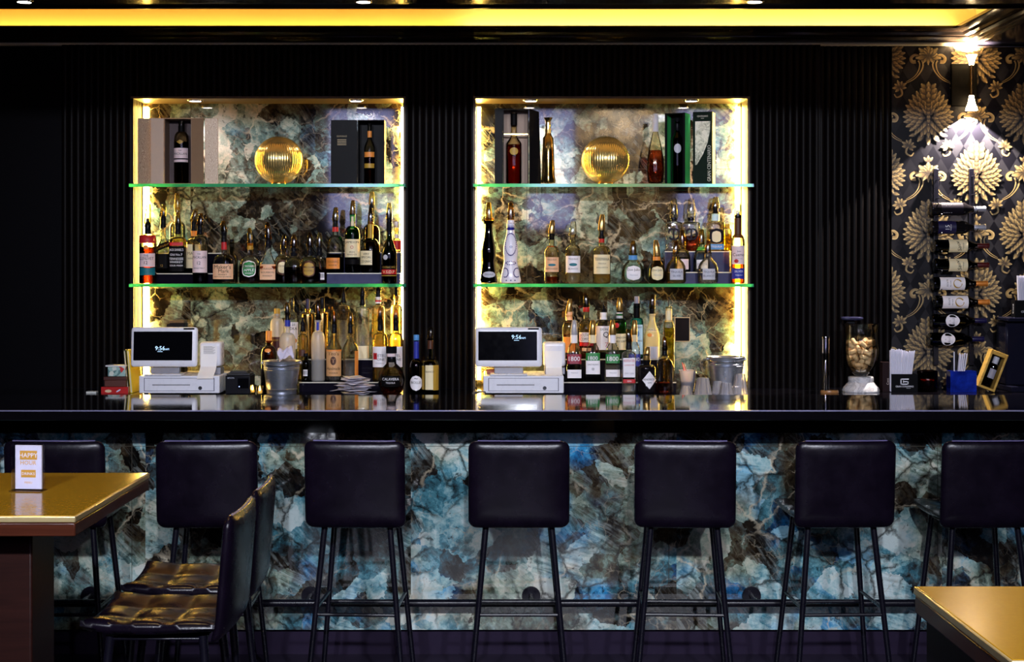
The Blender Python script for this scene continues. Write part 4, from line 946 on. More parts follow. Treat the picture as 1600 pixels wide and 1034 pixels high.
bottle(V, 'clear vodka bottle with large tan label turned to the front on the low step', 522, zc1, C1 - .02, 25, 548, 524, 519, 8, 'clear', ('water', 551), [(548, 587, .92, 'tan'), (556, 570, .36, 'brown', {'oval': 1, 'lv': 1}), (546, 549, .95, 'orange')], [("Tito's", 552, 5.5, 'ink'), ('Handmade', 575, 5, 'ink'), ('VODKA', 582, 2.8, 'ink'), ('T', 563, 6, 'tan', {'on': 1})], [('p', 503, 521, 9), ('h', 487, 506, 'a', -.5, 9)], sh='s')
bottle(V, 'clear vodka bottle with its tan label turned away to the side on the low step', 547.5, zc1, C1 - .02, 24.5, 548, 524, 519, 8, 'clear', ('water', 562), [(548, 587, .40, 'orange', {'ang': 62})], [], [('p', 503, 521, 9), ('h', 488, 506, 'y', .5, 9)], sh='s')
bottle(V, 'tall clear bottle with long black-based spout on the high counter step', 537, zc2, C2, 21, 486, 476, 470, 8, 'clear', ('water', 500), [], [], [('p', 456, 473, 8), ('s', 448, 458, 4)])
bottle(V, 'tall square clear vodka bottle with faint grey lettering on the high step', 566.5, zc2, C2, 21, 482, 479, 474, 8, 'clear', ('water', 506), [(540, 560, .98, 'cream')], [], [('p', 455, 477, 8), ('h', 446, 460, 'w', -.5, 8.5)], n=4)
bottle(V, 'tall clear bottle with white and red neck label on the high step', 591, zc2, C2, 20, 484, 477, 466, 8, 'warm', ('pale', 490), [], [], [('b', 464, 474, 'white', 8.6), ('b', 469, 471.5, 'red', 9), ('p', 449, 465, 7.5), ('h', 446, 458, 'y', 2.5, 9)])
bottle(V, 'bright clear bottle nearest the right light strip on the high step', 619, zc2, C2 - .01, 19, 484, 476, 464, 8, 'warm', ('pale', 490), [], [], [('c', 448, 462, 5, CORK), ('c', 461, 466, 9, HOODS['y'])])
bottle(V, 'round-shouldered vodka bottle with white label and red square, left one of the pair', 594, zc1, C1 + .0, 24, 534, 520, 516, 9, 'warm', ('pale', 531), [(541, 573, .92, 'white'), (551, 561, .25, 'red', {'x': -7, 'lv': 1})], [('KETEL', 555, 4, 'ink', {'x': 1}), ('ONE', 561, 4, 'ink', {'x': 2}), ('VODKA', 567, 2.5, 'grey')], [('p', 494, 517, 8.5), ('h', 479, 500, 'a', 0, 9)])
bottle(V, 'round-shouldered vodka bottle with white label at the right end of the low step', 618.5, zc1, C1 + .0, 23, 534, 520, 516, 9, 'warm', ('pale', 531), [(541, 573, .92, 'white')], [('KETEL', 555, 4, 'ink'), ('ONE', 561, 4, 'ink', {'x': 3})], [('p', 497, 517, 8.5), ('h', 482, 501, 'a', .5, 9)])
crys = lambda a, z: 1 + .03 * math.cos(7 * a) * math.cos(95 * z)
bottle('skull_tequila_bottle', 'bulbous faceted crystal bottle with black label at the right of the paper pile', 611.5, ZC, C0, 41, 580, 562, 558, 13, 'clear', ('rose', 596), [(586, 603, .7, 'black')], [('CALAVERA', 591, 4, 'white'), ('TEQUILA', 597, 3, 'white')],
       [('c', 556, 566, 13, CORK), ('c', 541, 552, 17, CORK), ('c', 551, 557, 15, 'pink')], prof=[(615.2, 28), (612, 33), (604, 39), (592, 42), (582, 38), (574, 28), (568, 16), (558, 14)], wave=crys)
bottle('liqueur_bottle', 'dark brown liqueur bottle with tall orange cap beside the left ice bucket', 420, ZC, C1 - .02, 25, 556, 540, 532, 9, 'brown', ('dark', 560), [(544, 550, .4, 'orange', {'oval': 1})], [], [('c', 517, 535, 9.5, 'orange')])
bottle('wine_bottle', 'dark wine bottle with blue foil neck and round white label, between the niches', 650.5, ZC, C0 + .02, 20, 574, 562, 530, 7.5, 'wine', None, [(586, 610, .95, 'white', {'oval': 1})], [('BOLLE', 597, 3.8, 'ink'), ('~', 591, 1.6, 'ink')], [('b', 531, 560, 'blue', 7.8), ('c', 523, 532, 9, 'sky')])
bottle('wine_bottle', 'green wine bottle with cream and gold labels, the further right of the two between niches', 672.5, ZC, C0 + .01, 27, 570, 560, 528, 8, 'dkgreen', ('dark', 575), [(570, 608, .55, 'cream', {'x': 0}), (570, 609, .3, 'gold', {'x': 9, 'lv': 1}), (571, 608, .16, 'gold', {'x': -11, 'lv': 1})], [('BIANCO', 580, 3, 'brown')], [('b', 528, 545, 'brown', 8.4), ('h', 511, 532, 'a', 1.5, 9)])

# right counter ------------------------------------------------------------------
bottle('rum_bottle', 'clear bottle with orange liquor and pink neck label on the high counter step', 889, zc2, C2, 23, 512, 502, 492, 10, 'warm', ('orange', 522), [(526, 550, .8, 'orange')], [], [('b', 487, 500, 'peach', 10.6), ('h', 467, 490, 'g', 3, 10)])
bottle('liqueur_bottle', 'round-shouldered liqueur bottle with bold white label and red liquor', 916, zc2, C2, 24, 516, 500, 484, 9, 'warm', ('red', 531), [(519, 534, .94, 'white'), (534.5, 540, .9, 'red'), (543, 548, .6, 'peach')], [('SOUTHERN', 523, 5, 'ink'), ('COMFORT', 529.5, 5, 'ink')], [('b', 480, 487, 'red', 9.4), ('p', 470, 482, 8.5), ('h', 458, 480, 'a', -2, 10)])
bottle('rum_bottle', 'rum bottle with tall white label, large black letter and red seven', 943, zc2, C2, 26, 510, 499, 492, 10, 'clear', ('dark', 549), [(509, 546, .95, 'white')], [('DON', 514, 3.6, 'ink'), ('Q', 523, 10, 'ink', {'x': 3}), ('7', 538, 7, 'red', {'x': 4})], [('b', 488, 499, 'white', 10.4), ('p', 481, 490, 9), ('s', 471, 483, 0)])
bottle('gin_bottle', 'bright green round-shouldered gin bottle with red seal', 968, zc2, C2, 23, 508, 497, 490, 9, 'green', None, [(521, 546, .94, 'cream'), (504, 512, .3, 'red', {'oval': 1, 'x': -5})], [('LONDON', 527, 3, 'ink'), ('DRY GIN', 533, 3, 'ink')], [('b', 488, 497, 'silver', 9.6), ('p', 478, 490, 8.5), ('h', 465, 486, 'g', 0, 10)])
bottle('gin_bottle', 'tall square aqua-blue gin bottle with black neck', 995, zc2, C2, 20, 504, 496, 478, 9, 'aqua', ('water', 510), [(507, 553, .84, 'ltblue'), (516, 526, .3, 'sky', {'oval': 1, 'lv': 1})], [('BOMBAY', 511, 3, 'navy'), ('SAPPHIRE', 532, 3, 'navy'), ('GIN', 538, 2.6, 'navy')], [('b', 474, 497, 'black', 9.6), ('c', 463, 475, 8, 'grey')], n=4)
bottle('liqueur_bottle', 'long-necked creamy yellow limoncello bottle on the high step', 1019, zc2, C2, 24, 527, 498, 490, 9, 'cream', None, [(541, 561, .8, 'silver'), (513, 518, .75, 'cream'), (520, 526, .3, 'orange', {'oval': 1, 'x': -5})], [('LIMONCELLO', 515, 3.2, 'ink', {'on': 1})], [('p', 480, 492, 9), ('h', 460, 482, 'a', 1, 9.5)], sh='s')
bottle('liqueur_bottle', 'very tall slim yellow liqueur bottle with white neck label beside the framed notice', 1045, zc1, C1 + .03, 17, 516, 500, 482, 9, 'warm', ('yellow', 512), [], [], [('b', 482, 503, 'cream', 9.6), ('c', 479, 484, 10, HOODS['y']), ('s', 464, 480, 1.5)], n=3)
for cx, hc, labs, tx, desc in ((897, 's', [(553, 568, .84, 'maroon'), (577, 590, .84, 'white')], [('1800', 560, 7, 'white'), ('TEQUILA', 582, 2.4, 'grey', {'on': 1})], 'with maroon upper label'),
                               (926, 'g', [(551, 563, .84, 'green'), (563, 584, .84, 'white')], [('1800', 559, 6, 'white'), ('CRISTALINO', 569, 2.2, 'ink', {'on': 1}), ('*', 576, 5, 'ink', {'on': 1})], 'with green-white label'),
                               (957, 'g', [(553, 567, .84, 'green'), (577, 588, .84, 'white')], [('1800', 560, 7, 'white'), ('TEQUILA', 582, 2.4, 'grey', {'on': 1})], 'with plain green upper label')):
    bottle(T, 'flared square tequila bottle %s on the low counter step' % desc, cx, zc1, C1 - .03, 26, 545, 540, 522, 10, 'clear', ('grey' if cx != 957 else 'water', 570), labs, tx, [('b', 522, 536, 'white' if cx != 926 else 'cream', 10.4), ('h', 500, 523, hc, .5, 11)],
           n=5, dep=.8, prof=[(596.5, 26, 5), (594, 28, 5), (576, 24.5, 5), (556, 21, 5), (544, 19, 4), (538, 13, 2), (534, 10.5, 2), (523, 10, 2), (520, 12, 2)])
bottle(T, 'flared tequila bottle with blue upper label half hidden by the white-labelled gin', 991, zc1, C1 + .03, 22, 545, 540, 522, 9, 'clear', ('water', 565), [(553, 572, .84, 'blue')], [('1800', 561, 6, 'white')], [('b', 522, 534, 'cream', 9.4), ('h', 500, 523, 'g', 1, 10)],
       n=5, dep=.8, prof=[(596, 23, 5), (592, 24, 5), (570, 21, 5), (556, 18, 5), (544, 17, 4), (538, 12, 2), (534, 9.5, 2), (523, 9, 2), (520, 11, 2)])
bottle('gin_bottle', 'rectangular gin bottle with white label and red lettering at the counter front', 982.5, ZC, C0 + .005, 22, 557, 549, 544, 9, 'clear', ('water', 594), [(559, 589, .86, 'white'), (592, 598, .86, 'red')], [('BEEFEATER', 563, 4, 'red'), ('LONDON', 570, 2.4, 'red'), ('DRY GIN', 583, 2.6, 'grey'), ('GIN', 595, 2.6, 'white', {'on': 1})], [('p', 526, 546, 9.5), ('h', 514, 534, 'a', -1.5, 10)], n=5, dep=.75)
bottle('gin_bottle', 'squat black apothecary gin bottle with white diamond label', 1010.5, ZC, C0 + .005, 28, 576, 569, 562, 11, 'blackc', None, [(579, 607, .80, 'white', {'oval': 'diamond', 'x': 3})], [('HENDRICKS', 592, 3.2, 'ink'), ('GIN', 597, 2.6, 'ink')], [('p', 550, 564, 10), ('h', 542, 564, 'g', 2.5, 10)])
bottle('cognac_bottle', 'diamond-cut glass bottle with dark amber liquor next to the black gin bottle', 1038.5, ZC, C0 + .01, 26, 572, 560, 554, 10, 'clear', ('rose', 596), [], [], [('p', 538, 556, 9), ('h', 526, 548, 'a', -.5, 9)], wave=lambda a, z: 1 + .035 * math.cos(9 * a + 120 * z) * math.cos(9 * a - 120 * z))
# ------------------------------------------------------------------ upper shelves
UF = 8.05
BEI = None
def beige_mat():
    t = NT('beige_embossed_card'); co = t.coord()
    q = t.vmath('ADD', co, t.scale(t.vmath('SUBTRACT', t.noise(co, 22, 3, out=1), (.5, .5, .5)), .05))
    w_ = t.n('TexWave', {'Vector': q, 'Scale': 60.0, 'Distortion': 9.0, 'Detail': 2.0, 'Detail Scale': 1.5}).outputs[0]
    return t.principled(Base_Color=t.ramp(w_, [(.3, (.26, .17, .10)), (.85, (.46, .34, .22))]), Roughness=.4, Metallic=.15)
BEI = beige_mat(); BEI2 = P('plain_beige_card', (.26, .16, .09), .4, .1)
BLKC = P('black_card', (.004, .004, .005), .4); DRED = P('dark_red_lining', (.035, .010, .010), .5)
GOLDP = P('gold_foil', (.62, .42, .12), .22, 1.0)
S8 = F / UF
def hollow(m, x0, x1, y0, y1, z0, z1, t, mi=0, mb=1):
    """open-fronted case"""
    m.box(x0, x0 + t, y0, y1, z0, z1, mi).box(x1 - t, x1, y0, y1, z0, z1, mi).box(x0 + t, x1 - t, y0, y1, z1 - t, z1, mi).box(x0 + t, x1 - t, y0, y1, z0, z0 + t, mi).box(x0 + t, x1 - t, y1 - t, y1, z0 + t, z1 - t, mb)
    return m
# beige folding case
xc = X(281, UF); zt = Z(186, UF) - ZA
t = thing('gift_case', 'open beige folding gift case holding a whiskey bottle, upper left shelf', 'gift box', (xc, UF, ZA + .0006))
hw = 21.5 / S8
hollow(MB(), -hw, hw, -.05, .07, 0, zt, .004, 0, 1).build('case_body', [BEI2, DRED], t)
for s in (-1, 1):
    for k, (a, b, mt, rot) in enumerate(((0, 20, BEI2, 12), (20.5, 41, BEI, -4))):
        M = Matrix.Translation((s * hw, -.052, 0)) @ Matrix.Rotation(R(-s * rot), 4, 'Z')
        MB().box(*sorted((s * a / S8, s * b / S8)), -.005, .0, .0, zt - .001, M=M).build('door_panel', mt, t, bevel=.001)
bottle('whiskey_bottle', 'dark whiskey bottle with white label inside the open beige gift case', 283.5, ZA + .0054, UF + .004, 23, 222, 206, 190, 9, 'warm', ('dark', 222), [(232, 254, .95, 'pink'), (248, 250, .95, 'ink', {'lv': 1}), (219, 226, .5, 'gold', {'oval': 'diamond', 'lv': 1})], [('THE', 236, 2, 'ink'), ('MACALLAN', 241, 3.6, 'ink')], [('b', 197, 206, 'black', 9.6), ('c', 189, 199, 8.5, CORK)], sh='d')
# ribbed gold globes
def ribbed_gold():
    t = NT('ribbed_gold_glass'); n = t.noise(t.coord(), 12, 3)
    return t.principled(Base_Color=t.ramp(n, [(.3, (.70, .48, .14)), (.7, (.85, .64, .24))]), Roughness=.22, Metallic=.85, Coat_Weight=.3)
RG = ribbed_gold()
for cx, cy, lab in ((436, 248, 'gold ribbed globe ornament in the middle of the upper left shelf'), (946, 250, 'gold ribbed globe ornament in the middle of the upper right shelf')):
    D = 8.10; r = 37.5 * D / F
    t = thing('ribbed_globe', lab, 'ornament', (X(cx, D), D, ZA + .0006))
    zc_ = .006 + r * .985
    pf = [(0 if i in (0, 40) else r * math.sin(PI * i / 40), zc_ - r * math.cos(PI * i / 40)) for i in range(41)]
    pf[0] = (r * .30, zc_ - r * .954); pf.insert(0, (0, zc_ - r * .954))
    pf = [p for i, p in enumerate(pf) if not (1 < i < 5)]
    MB().lathe(pf, 240, wave=lambda a, z: 1 + .012 * math.cos(60 * a)).build('globe', RG, t, smooth=60)
    MB().lathe([(0, 0), (r * .34, 0), (r * .34, .008), (r * .28, .014), (0, .014)], 32).build('foot_ring', GOLDP, t)
# black case with door open to its left
def black_case(name, label, px0, px1, pxd0, ytop, D, lining, side, depth=.11):
    S = F / D; xc = X((px0 + px1) / 2, D); zt = Z(ytop, D) - ZA
    t = thing(name, label, 'gift box', (xc, D, ZA + .0006)); hw = (px1 - px0) / 2 / S
    hollow(MB(), -hw, hw, -depth / 2, depth / 2, 0, zt, .004, 0, 1).build('case_body', [BLKC, lining], t)
    return t, hw, zt, S
t, hw, zt, S_ = black_case('gift_case', 'open black gift case with a small gold-labelled bottle, upper left shelf', 560, 602, 0, 189, 8.08, BLKC, None)
m = MB().box(-hw - 41 / S_, -hw - .001, -.062, -.056, 0, zt - .001, 0)
m.text('GLENMORANGIE', .0085, lambda a, b: (a - hw - 24 / S_, -.0626, b + Z(213, 8.02) - ZA), 1, wmax=.055)
for i in range(4): m.box(-hw - 31 / S_, -hw - 17 / S_, -.0624, -.062, Z(219 + 2.6 * i, 8.02) - ZA, Z(217.9 + 2.6 * i, 8.02) - ZA, 1)
m.build('door_panel', [BLKC, P('dull_gold_print', (.35, .27, .14), .5)], t)
bottle('whiskey_bottle', 'slim amber bottle with gold trim inside the open black gift case', 577.5, ZA + .0054, 8.072, 17, 232, 214, 194, 6, 'warm', ('amber', 240), [(238, 246, .9, 'orange'), (256, 263, .9, 'gold')], [], [('b', 205, 215, 'orange', 6.4), ('c', 193, 206, 6, CORK)], sh='s')
# black case, right niche
t, hw, zt, S_ = black_case('gift_case', 'open black gift case with red-brown bottle at the left of the upper right shelf', 786, 826, 0, 172, 8.06, P('tan_lining', (.28, .18, .12), .5), None)
MB().box(-hw - 13 / S_, -hw - .001, -.062, .055, 0, zt + .002).build('door_panel', BLKC, t)
M = Matrix.Translation((hw + .0015, -.056, 0)) @ Matrix.Rotation(R(35), 4, 'Z')
MB().prism([(0, 0), (.076, 0), (.062, zt * .97), (0, zt)], -.005, 0, M=M).build('door_panel', BLKC, t, smooth=0)
MB().box(-hw + .0045, hw - .0045, -.03, -.027, Z(211, 8.03) - ZA, Z(209, 8.03) - ZA).build('neck_holder', GOLDP, t)
bottle('cognac_bottle', 'red-brown cognac bottle with gold crest inside the black case of the upper right shelf', 803, ZA + .0054, 8.055 + .022, 24, 226, 211, 176, 9, 'warm', ('rose', 226), [(231, 243, .55, 'gold', {'oval': 1})], [], [('b', 178, 196, 'black', 9.6)], sh='s', dep=.8)
# gold fluted bottle
bottle('tequila_bottle', 'tall gold fluted bottle with crown stopper beside the black case', 856.5, ZA, 8.05, 22, 220, 212, 200, 9, 'gold', None, [], [], [],
       prof=[(286.4, 22), (283, 23), (275, 20), (240, 18), (216, 16.5), (212, 11), (208, 8.5), (204, 9.5), (200, 7), (196, 9), (192, 7), (189, 8.5), (184, 14)], wave=lambda a, z: 1 + (.05 * math.cos(8 * a) if z < .24 else .04 * math.cos(6 * a)))
bottle('cognac_bottle', 'slender teardrop cognac bottle with silver capsule on the upper right shelf', 1024, ZA, 8.05, 27, 220, 212, 190, 8, 'warm', ('rose', 235), [], [], [('b', 184, 206, 'silver', 9), ('c', 178, 186, 8, 'silver')],
       prof=[(286.4, 20), (284, 24), (268, 27.5), (250, 26), (232, 21), (218, 14), (208, 9), (200, 7.5), (184, 7)], dep=.7)
# green case with bottle
D = 8.08; S_ = F / D
x0, x1, zt = X(1042, D), X(1074, D), Z(178, D) - ZA
t = thing('gift_case', 'black-fronted gift case with green sides showing a dark bottle', 'gift box', ((x0 + x1) / 2 + .003, D, ZA + .0006), R(-23)); hw = (x1 - x0) / 2
GRN = P('green_card', (.03, .42, .10), .4)
m = MB(); m.box(-hw, -hw + .004, -.05, .05, 0, zt, 1).box(hw - .004, hw, -.05, .05, 0, zt, 1).box(-hw + .004, hw - .004, -.05, .05, zt - .004, zt, 0).box(-hw + .004, hw - .004, -.05, .05, 0, .004, 0).box(-hw + .004, hw - .004, .046, .05, .004, zt - .004, 0)
m.box(-hw - .0006, -hw + .012, -.053, -.050, 0, zt, 0).box(hw - .012, hw + .0006, -.053, -.050, 0, zt, 0)
m.build('case_body', [BLKC, GRN], t)
bottle('tequila_bottle', 'dark bottle with pale crest inside the green-sided case', 1058, ZA + .0054, D + .002, 16, 218, 205, 190, 7, 'dkgreen', ('dark', 225), [(225, 240, .7, 'silver', {'oval': 1})], [], [('c', 184, 204, 7.5, CORK)], sh='s')
# tall dark carton with slanted window
x0, x1, zt = X(1084, D), X(1114, D), Z(176, D) - ZA
t = thing('gift_carton', 'dark green gift carton with slanted cream window and vertical lettering', 'gift box', ((x0 + x1) / 2 + .003, D, ZA + .0006), R(-17)); hw = (x1 - x0) / 2
m = MB().box(-hw, hw, -.045, .045, 0, zt, 0).box(hw, hw + .0012, -.044, .044, .001, zt - .001, 3)
zz = lambda py: Z(py, 8.015) - ZA; xx = lambda px: (px - 1099) / S_
win = [(1087.5, 189), (1111, 189), (1110.5, 204), (1107, 222), (1100, 240), (1090, 257), (1087.5, 257)]
m.add([(xx(a), -.0458, zz(b)) for a, b in win], [tuple(range(len(win)))[::-1]], 1)
m.text('GRAN CENTENARIO', 5.4 / S_, lambda a, b: (xx(1109.2) - b, -.0462, zz(255) + a), 2, wmax=56 / S_)
m.text('CENTENARIO', 2.6 / S_, lambda a, b: (a, -.0462, zz(181) + b), 2, wmax=17 / S_); m.text('ANEJO', 1.6 / S_, lambda a, b: (a, -.0462, zz(184.5) + b), 2)
def winm():
    t = NT('cream_marbled_window'); n = t.noise(t.coord(), 30, 5, .6, 1.0)
    return t.principled(Base_Color=t.ramp(n, [(.35, (.25, .26, .16)), (.55, (.8, .78, .62)), (.7, (.9, .86, .74))]), Roughness=.3)
m.build('carton', [P('dark_green_card', (.006, .014, .008), .35), winm(), P('cream_print', (.62, .60, .50), .5), P('olive_card', (.42, .38, .08), .45)], t, smooth=0)

# ------------------------------------------------------------------ tills
WP = P('white_till_plastic', (.74, .73, .80), .28, var=.04); GP = P('grey_till_metal', (.26, .26, .30), .35, .4); SCR = P('black_screen', (.002, .002, .003), .10, spec=.06)
SG = E('screen_digits', (.45, .68, 1.0), 1.3)
BLKP = P('black_plastic', (.010, .010, .013), .3)
def till(px0, tx, ty, where):
    D = 7.66; S = F / D; o = px0 - 217
    z0 = ZC + .0006; zt = Z(587, D)
    xa, xb = X(217 + o, D), X(343 + o, D); cx = (xa + xb) / 2; hw = (xb - xa) / 2; h = zt - z0 - .004
    t = thing('cash_drawer', 'white cash drawer with silver lock under the %s till screen' % where, 'cash drawer', (cx, D, z0))
    MB().box(-hw, hw, 0, .37, .006, h + .004).build('body', WP, t, bevel=.005, bseg=3)
    for sx in (-1, 1):
        for sy in (.03, .33): MB().lathe([(0, 0), (.012, 0), (.012, .0065), (0, .0065)], 12, c=(sx * (hw - .03), sy, 0)).build('foot', BLKP, t)
    px = lambda p: (p + o) / 1; fx = lambda p: (p - 280) / S; fz = lambda y: Z(y, D) - z0
    m = MB().box(fx(225), fx(335), -.0005, .004, fz(611), fz(590.5), 1).box(fx(226), fx(334), -.002, .004, fz(610.3), fz(591.2), 0)
    d = m.build('drawer', [WP, P('drawer_gap', (.05, .05, .09), .5)], t)
    MB().box(fx(238), fx(297), -.0028, -.0018, fz(601.6), fz(600.6)).build('slot', BLKP, d)
    MB().lathe([(0, 0), (.0095, 0), (.0095, .004), (0, .004)], 20, M=Matrix.Translation((fx(313), -.002, fz(606))) @ Matrix.Rotation(R(90), 4, 'X')).build('lock', P('lock_steel', (.12, .12, .14), .25, .9), d)
    # terminal on the drawer
    D2 = 7.70; S = F / D2; zb = zt + .0006
    cx2 = X(257 + o, D2)
    t = thing('till_screen', 'white-framed touch screen till reading 9:56 on the %s cash drawer' % where, 'till', (cx2, D2, zb))
    zz = lambda y: Z(y, D2) - zb; xx = lambda p: (p - 257) / S
    hwm, hhm = (309 - 205) / 2 / S, (573 - 511) / 2 / S; zm = (zz(511) + zz(573)) / 2
    M = Matrix.Translation((0, 0, zm)) @ Matrix.Rotation(R(-5), 4, 'X') @ Matrix.Rotation(R(90), 4, 'X')
    MB().pillow(rrect(hwm, hhm, .016), .011, M=M, p=14).build('bezel', WP, t, smooth=50)
    M2 = Matrix.Translation((0, 0, zm)) @ Matrix.Rotation(R(-5), 4, 'X')
    sx0, sx1 = xx(209.5), xx(301); sz0, sz1 = zz(563) - zm, zz(518) - zm
    m = MB().box(sx0, sx1, -.0125, -.0105, sz0, sz1, 0, M=M2)
    m.text('9:56', 6.4 / S, lambda a, b: M2 @ Vector((a + xx(tx - o), -.0131, b + zz(ty) - zm)), 1); m.text('AM', 3.0 / S, lambda a, b: M2 @ Vector((a + xx(tx - o) + 11 / S, -.0131, b + zz(ty + 1.6) - zm)), 1)
    m.box(xx(tx - o - 4), xx(tx - o + 4), -.0131, -.0128, zz(ty + 5.6) - zm, zz(ty + 5) - zm, 1, M=M2)
    m.build('screen', [SCR, SG], t, smooth=0)
    MB().box(xx(287), xx(304), -.0122, -.0105, zz(515) - zm, zz(512.6) - zm, M=M2).build('camera_bar', SCR, t)
    MB().box(-.075, .075, .012, .05, .006, zz(572)).build('stand_neck', GP, t, bevel=.004)
    MB().box(-.095, .095, -.05, .10, 0, .008).build('stand_base', WP, t, bevel=.003)
    # receipt printer beside the screen
    D3 = 7.76; S = F / D3
    xa, xb = X(311 + o, D3), X(346 + o, D3)
    t = thing('receipt_printer', 'white receipt printer with paper tongue beside the %s till screen' % where, 'printer', ((xa + xb) / 2, D3, zb)); hw = (xb - xa) / 2
    zz = lambda y: Z(y, D3) - zb
    M = Matrix.Translation((0, .05, (zz(534) + zz(573)) / 2)) @ Matrix.Rotation(R(90), 4, 'X')
    MB().pillow(rrect(hw, (zz(534) - zz(573)) / 2, .014), .055, M=M, p=20).build('body', WP, t, smooth=50)
    MB().box(-hw + .006, hw - .004, .0, .10, 0, zz(574)).build('base', GP, t, bevel=.002)
    pw = 12.5 / S; pl = [(-.0075, zz(540)), (-.010, zz(552)), (-.018, zz(562)), (-.028, zz(572)), (-.060, zz(579)), (-.102, zz(584)), (-.116, zz(589))] if where == 'left' else [(-.0075, zz(548)), (-.010, zz(562)), (-.016, zz(574)), (-.045, zz(582)), (-.062, zz(585))]
    m = MB(); vs = []
    for (y, z) in pl: vs += [(-pw - .004, y, z), (pw - .004, y, z)]
    m.add(vs, [(2 * i, 2 * i + 1, 2 * i + 3, 2 * i + 2) for i in range(len(pl) - 1)], 0)
    for i in range(9 if where == 'left' else 0):
        zl = zz(541.5 + 1.35 * i); m.box(-pw * .8, pw * (.3 + .45 * ((i * 37) % 10) / 10), -.0095 - .0002 * i, -.0088 - .0002 * i, zl, zl + .0016, 1)
    m.build('receipt_paper', [P('receipt_white', (.82, .80, .80), .6, var=.03), P('receipt_ink', (.25, .24, .26), .6)], t)
    return zb
ztop = till(217, 251, 544, 'left')
till(755, 807 + .0, 526.5, 'right')

# small things about the left till
def carton(name, label, cat, px0, px1, y0, y1, D, mat, dep, base=None, rz=0, group=None):
    x0, x1 = X(px0, D), X(px1, D); b = ZC + .0006 if base is None else base
    t = thing(name, label, cat, ((x0 + x1) / 2, D, b), R(rz), group); return t, (x1 - x0) / 2, (Z(y0, D) - b)
t, hw, h = carton('kitchen_printer', 'black device standing tall behind the left till screen', 'printer', 262, 290, 500, 0, 7.93, None, 0, ztop)
MB().box(-hw, hw, -.03, .06, 0, h - .016).build('body', BLKP, t, bevel=.003); m = MB().box(-hw + .012, hw - .004, -.02, .055, h - .0155, h); m.build('paper_lid', P('bronze_lid', (.12, .07, .03), .3), t, bevel=.002)
t, hw, h = carton('receipt_printer', 'black boxy receipt printer with a tiny blue light, between left till and bucket', 'printer', 352, 391, 580, 0, 7.68, None, 0)
MB().box(-hw, hw, 0, .15, .0, h - .022).build('body', BLKP, t, bevel=.005, bseg=3)
MB().box(-hw + .004, hw - .004, .01, .14, h - .0215, h - .012).box(-hw + .02, hw - .02, .02, .12, h - .012, h).build('top_lid', P('charcoal_plastic', (.04, .04, .045), .2), t, bevel=.003)
m = MB().box(.0, hw - .008, -.002, .0, .03, h - .036, 0).text('EPSON', .008, lambda a, b: (a - hw * .55, -.0006, b + h - .034), 1); m.box(.006, .010, -.003, -.001, .036, .041, 2); m.build('front_panel', [SCR, P('silver_print', (.4, .42, .5), .4), E('blue_led', (.2, .3, 1), 4)], t, smooth=0)
RB = P('red_tin', (.42, .012, .012), .3, coat=.3); BR = P('brown_box', (.085, .020, .012), .4)
t, hw, h = carton('candy_box', 'bright red box with small pale prints, bottom of the stack left of the till', 'box', 158, 200, 604.5, 0, 7.70, None, 0)
m = MB().box(-hw, hw, 0, .10, 0, h, 0)
for i, (a, b) in enumerate(((-.032, .014), (.02, .016))):
    m.add([(a + .014 * math.cos(k * PI / 4) * (1.3 - i * .4), -.0006, b + .008 * math.sin(k * PI / 4 + i)) for k in range(8)], [tuple(range(8))], 1 + i)
m.build('carton', [RB, P('tan_print', (.7, .48, .3), .5), P('pale_print', (.6, .6, .8), .5)], t, smooth=0)
zb1 = ZC + .0012 + h
t, hw, h2 = carton('brown_box', 'reddish-brown box in the middle of the stack left of the till', 'box', 162, 198, 588.5, 0, 7.71, None, 0, zb1)
MB().box(-hw + .004, hw - .004, 0, .085, 0, h2 - .018, 0).build('base', BR, t, bevel=.002); MB().box(-hw, hw, -.003, .088, h2 - .0178, h2).build('lid', P('brown_lid', (.06, .016, .012), .35), t, bevel=.002)
zb2 = zb1 + .0006 + h2
t, hw, h3 = carton('patterned_tin', 'small patterned tin with white lid on top of the red and brown boxes', 'tin', 168, 196, 570.5, 0, 7.72, None, 0, zb2)
def tinm():
    q = NT('patterned_tin'); v = q.n('TexVoronoi', {'Vector': q.coord(), 'Scale': 55.0}, feature='F1').outputs['Color']; s_ = q.n('SeparateXYZ', {0: v}).outputs[0]
    return q.principled(Base_Color=q.ramp(s_, [(.0, (.30, .45, .42)), (.35, (.6, .62, .55)), (.55, (.10, .20, .20)), (.75, (.55, .03, .03)), (1, (.35, .5, .45))], 'CONSTANT'), Roughness=.35)
MB().box(-hw, hw, 0, .075, 0, h3 - .008).build('tin_body', tinm(), t, bevel=.004); MB().box(-hw - .010, hw + .002, -.006, .080, h3 - .0078, h3).build('lid', P('white_lid', (.7, .7, .74), .35), t, bevel=.002)
for px0, px1, tilt, col, nm in ((199.5, 202.5, 5, (.05, .055, .02), 'thin dark olive folder leaning between the box stack and the till'), (204.5, 208.5, 5, (.62, .48, .02), 'yellow folder leaning against the left till')):
    D = 7.74; x = X((px0 + px1) / 2, D); hw = (px1 - px0) / 2 * D / F
    t = thing('folder', nm, 'folder', (x, D, ZC + .0012), 0)
    M = Matrix.Rotation(R(-tilt), 4, 'Y')
    MB().box(-hw - .003, hw - .003, 0, .20, .0, Z(547, D) - ZC, M=M).build('cover', P('folder_%d' % px0, col, .5), t, bevel=.001); MB().box(-hw * .5 - .003, hw * .5 - .003, -.001, .19, .004, Z(548.5, D) - ZC, M=M).build('pages', P('folder_pages', (.55, .5, .38), .7), t)
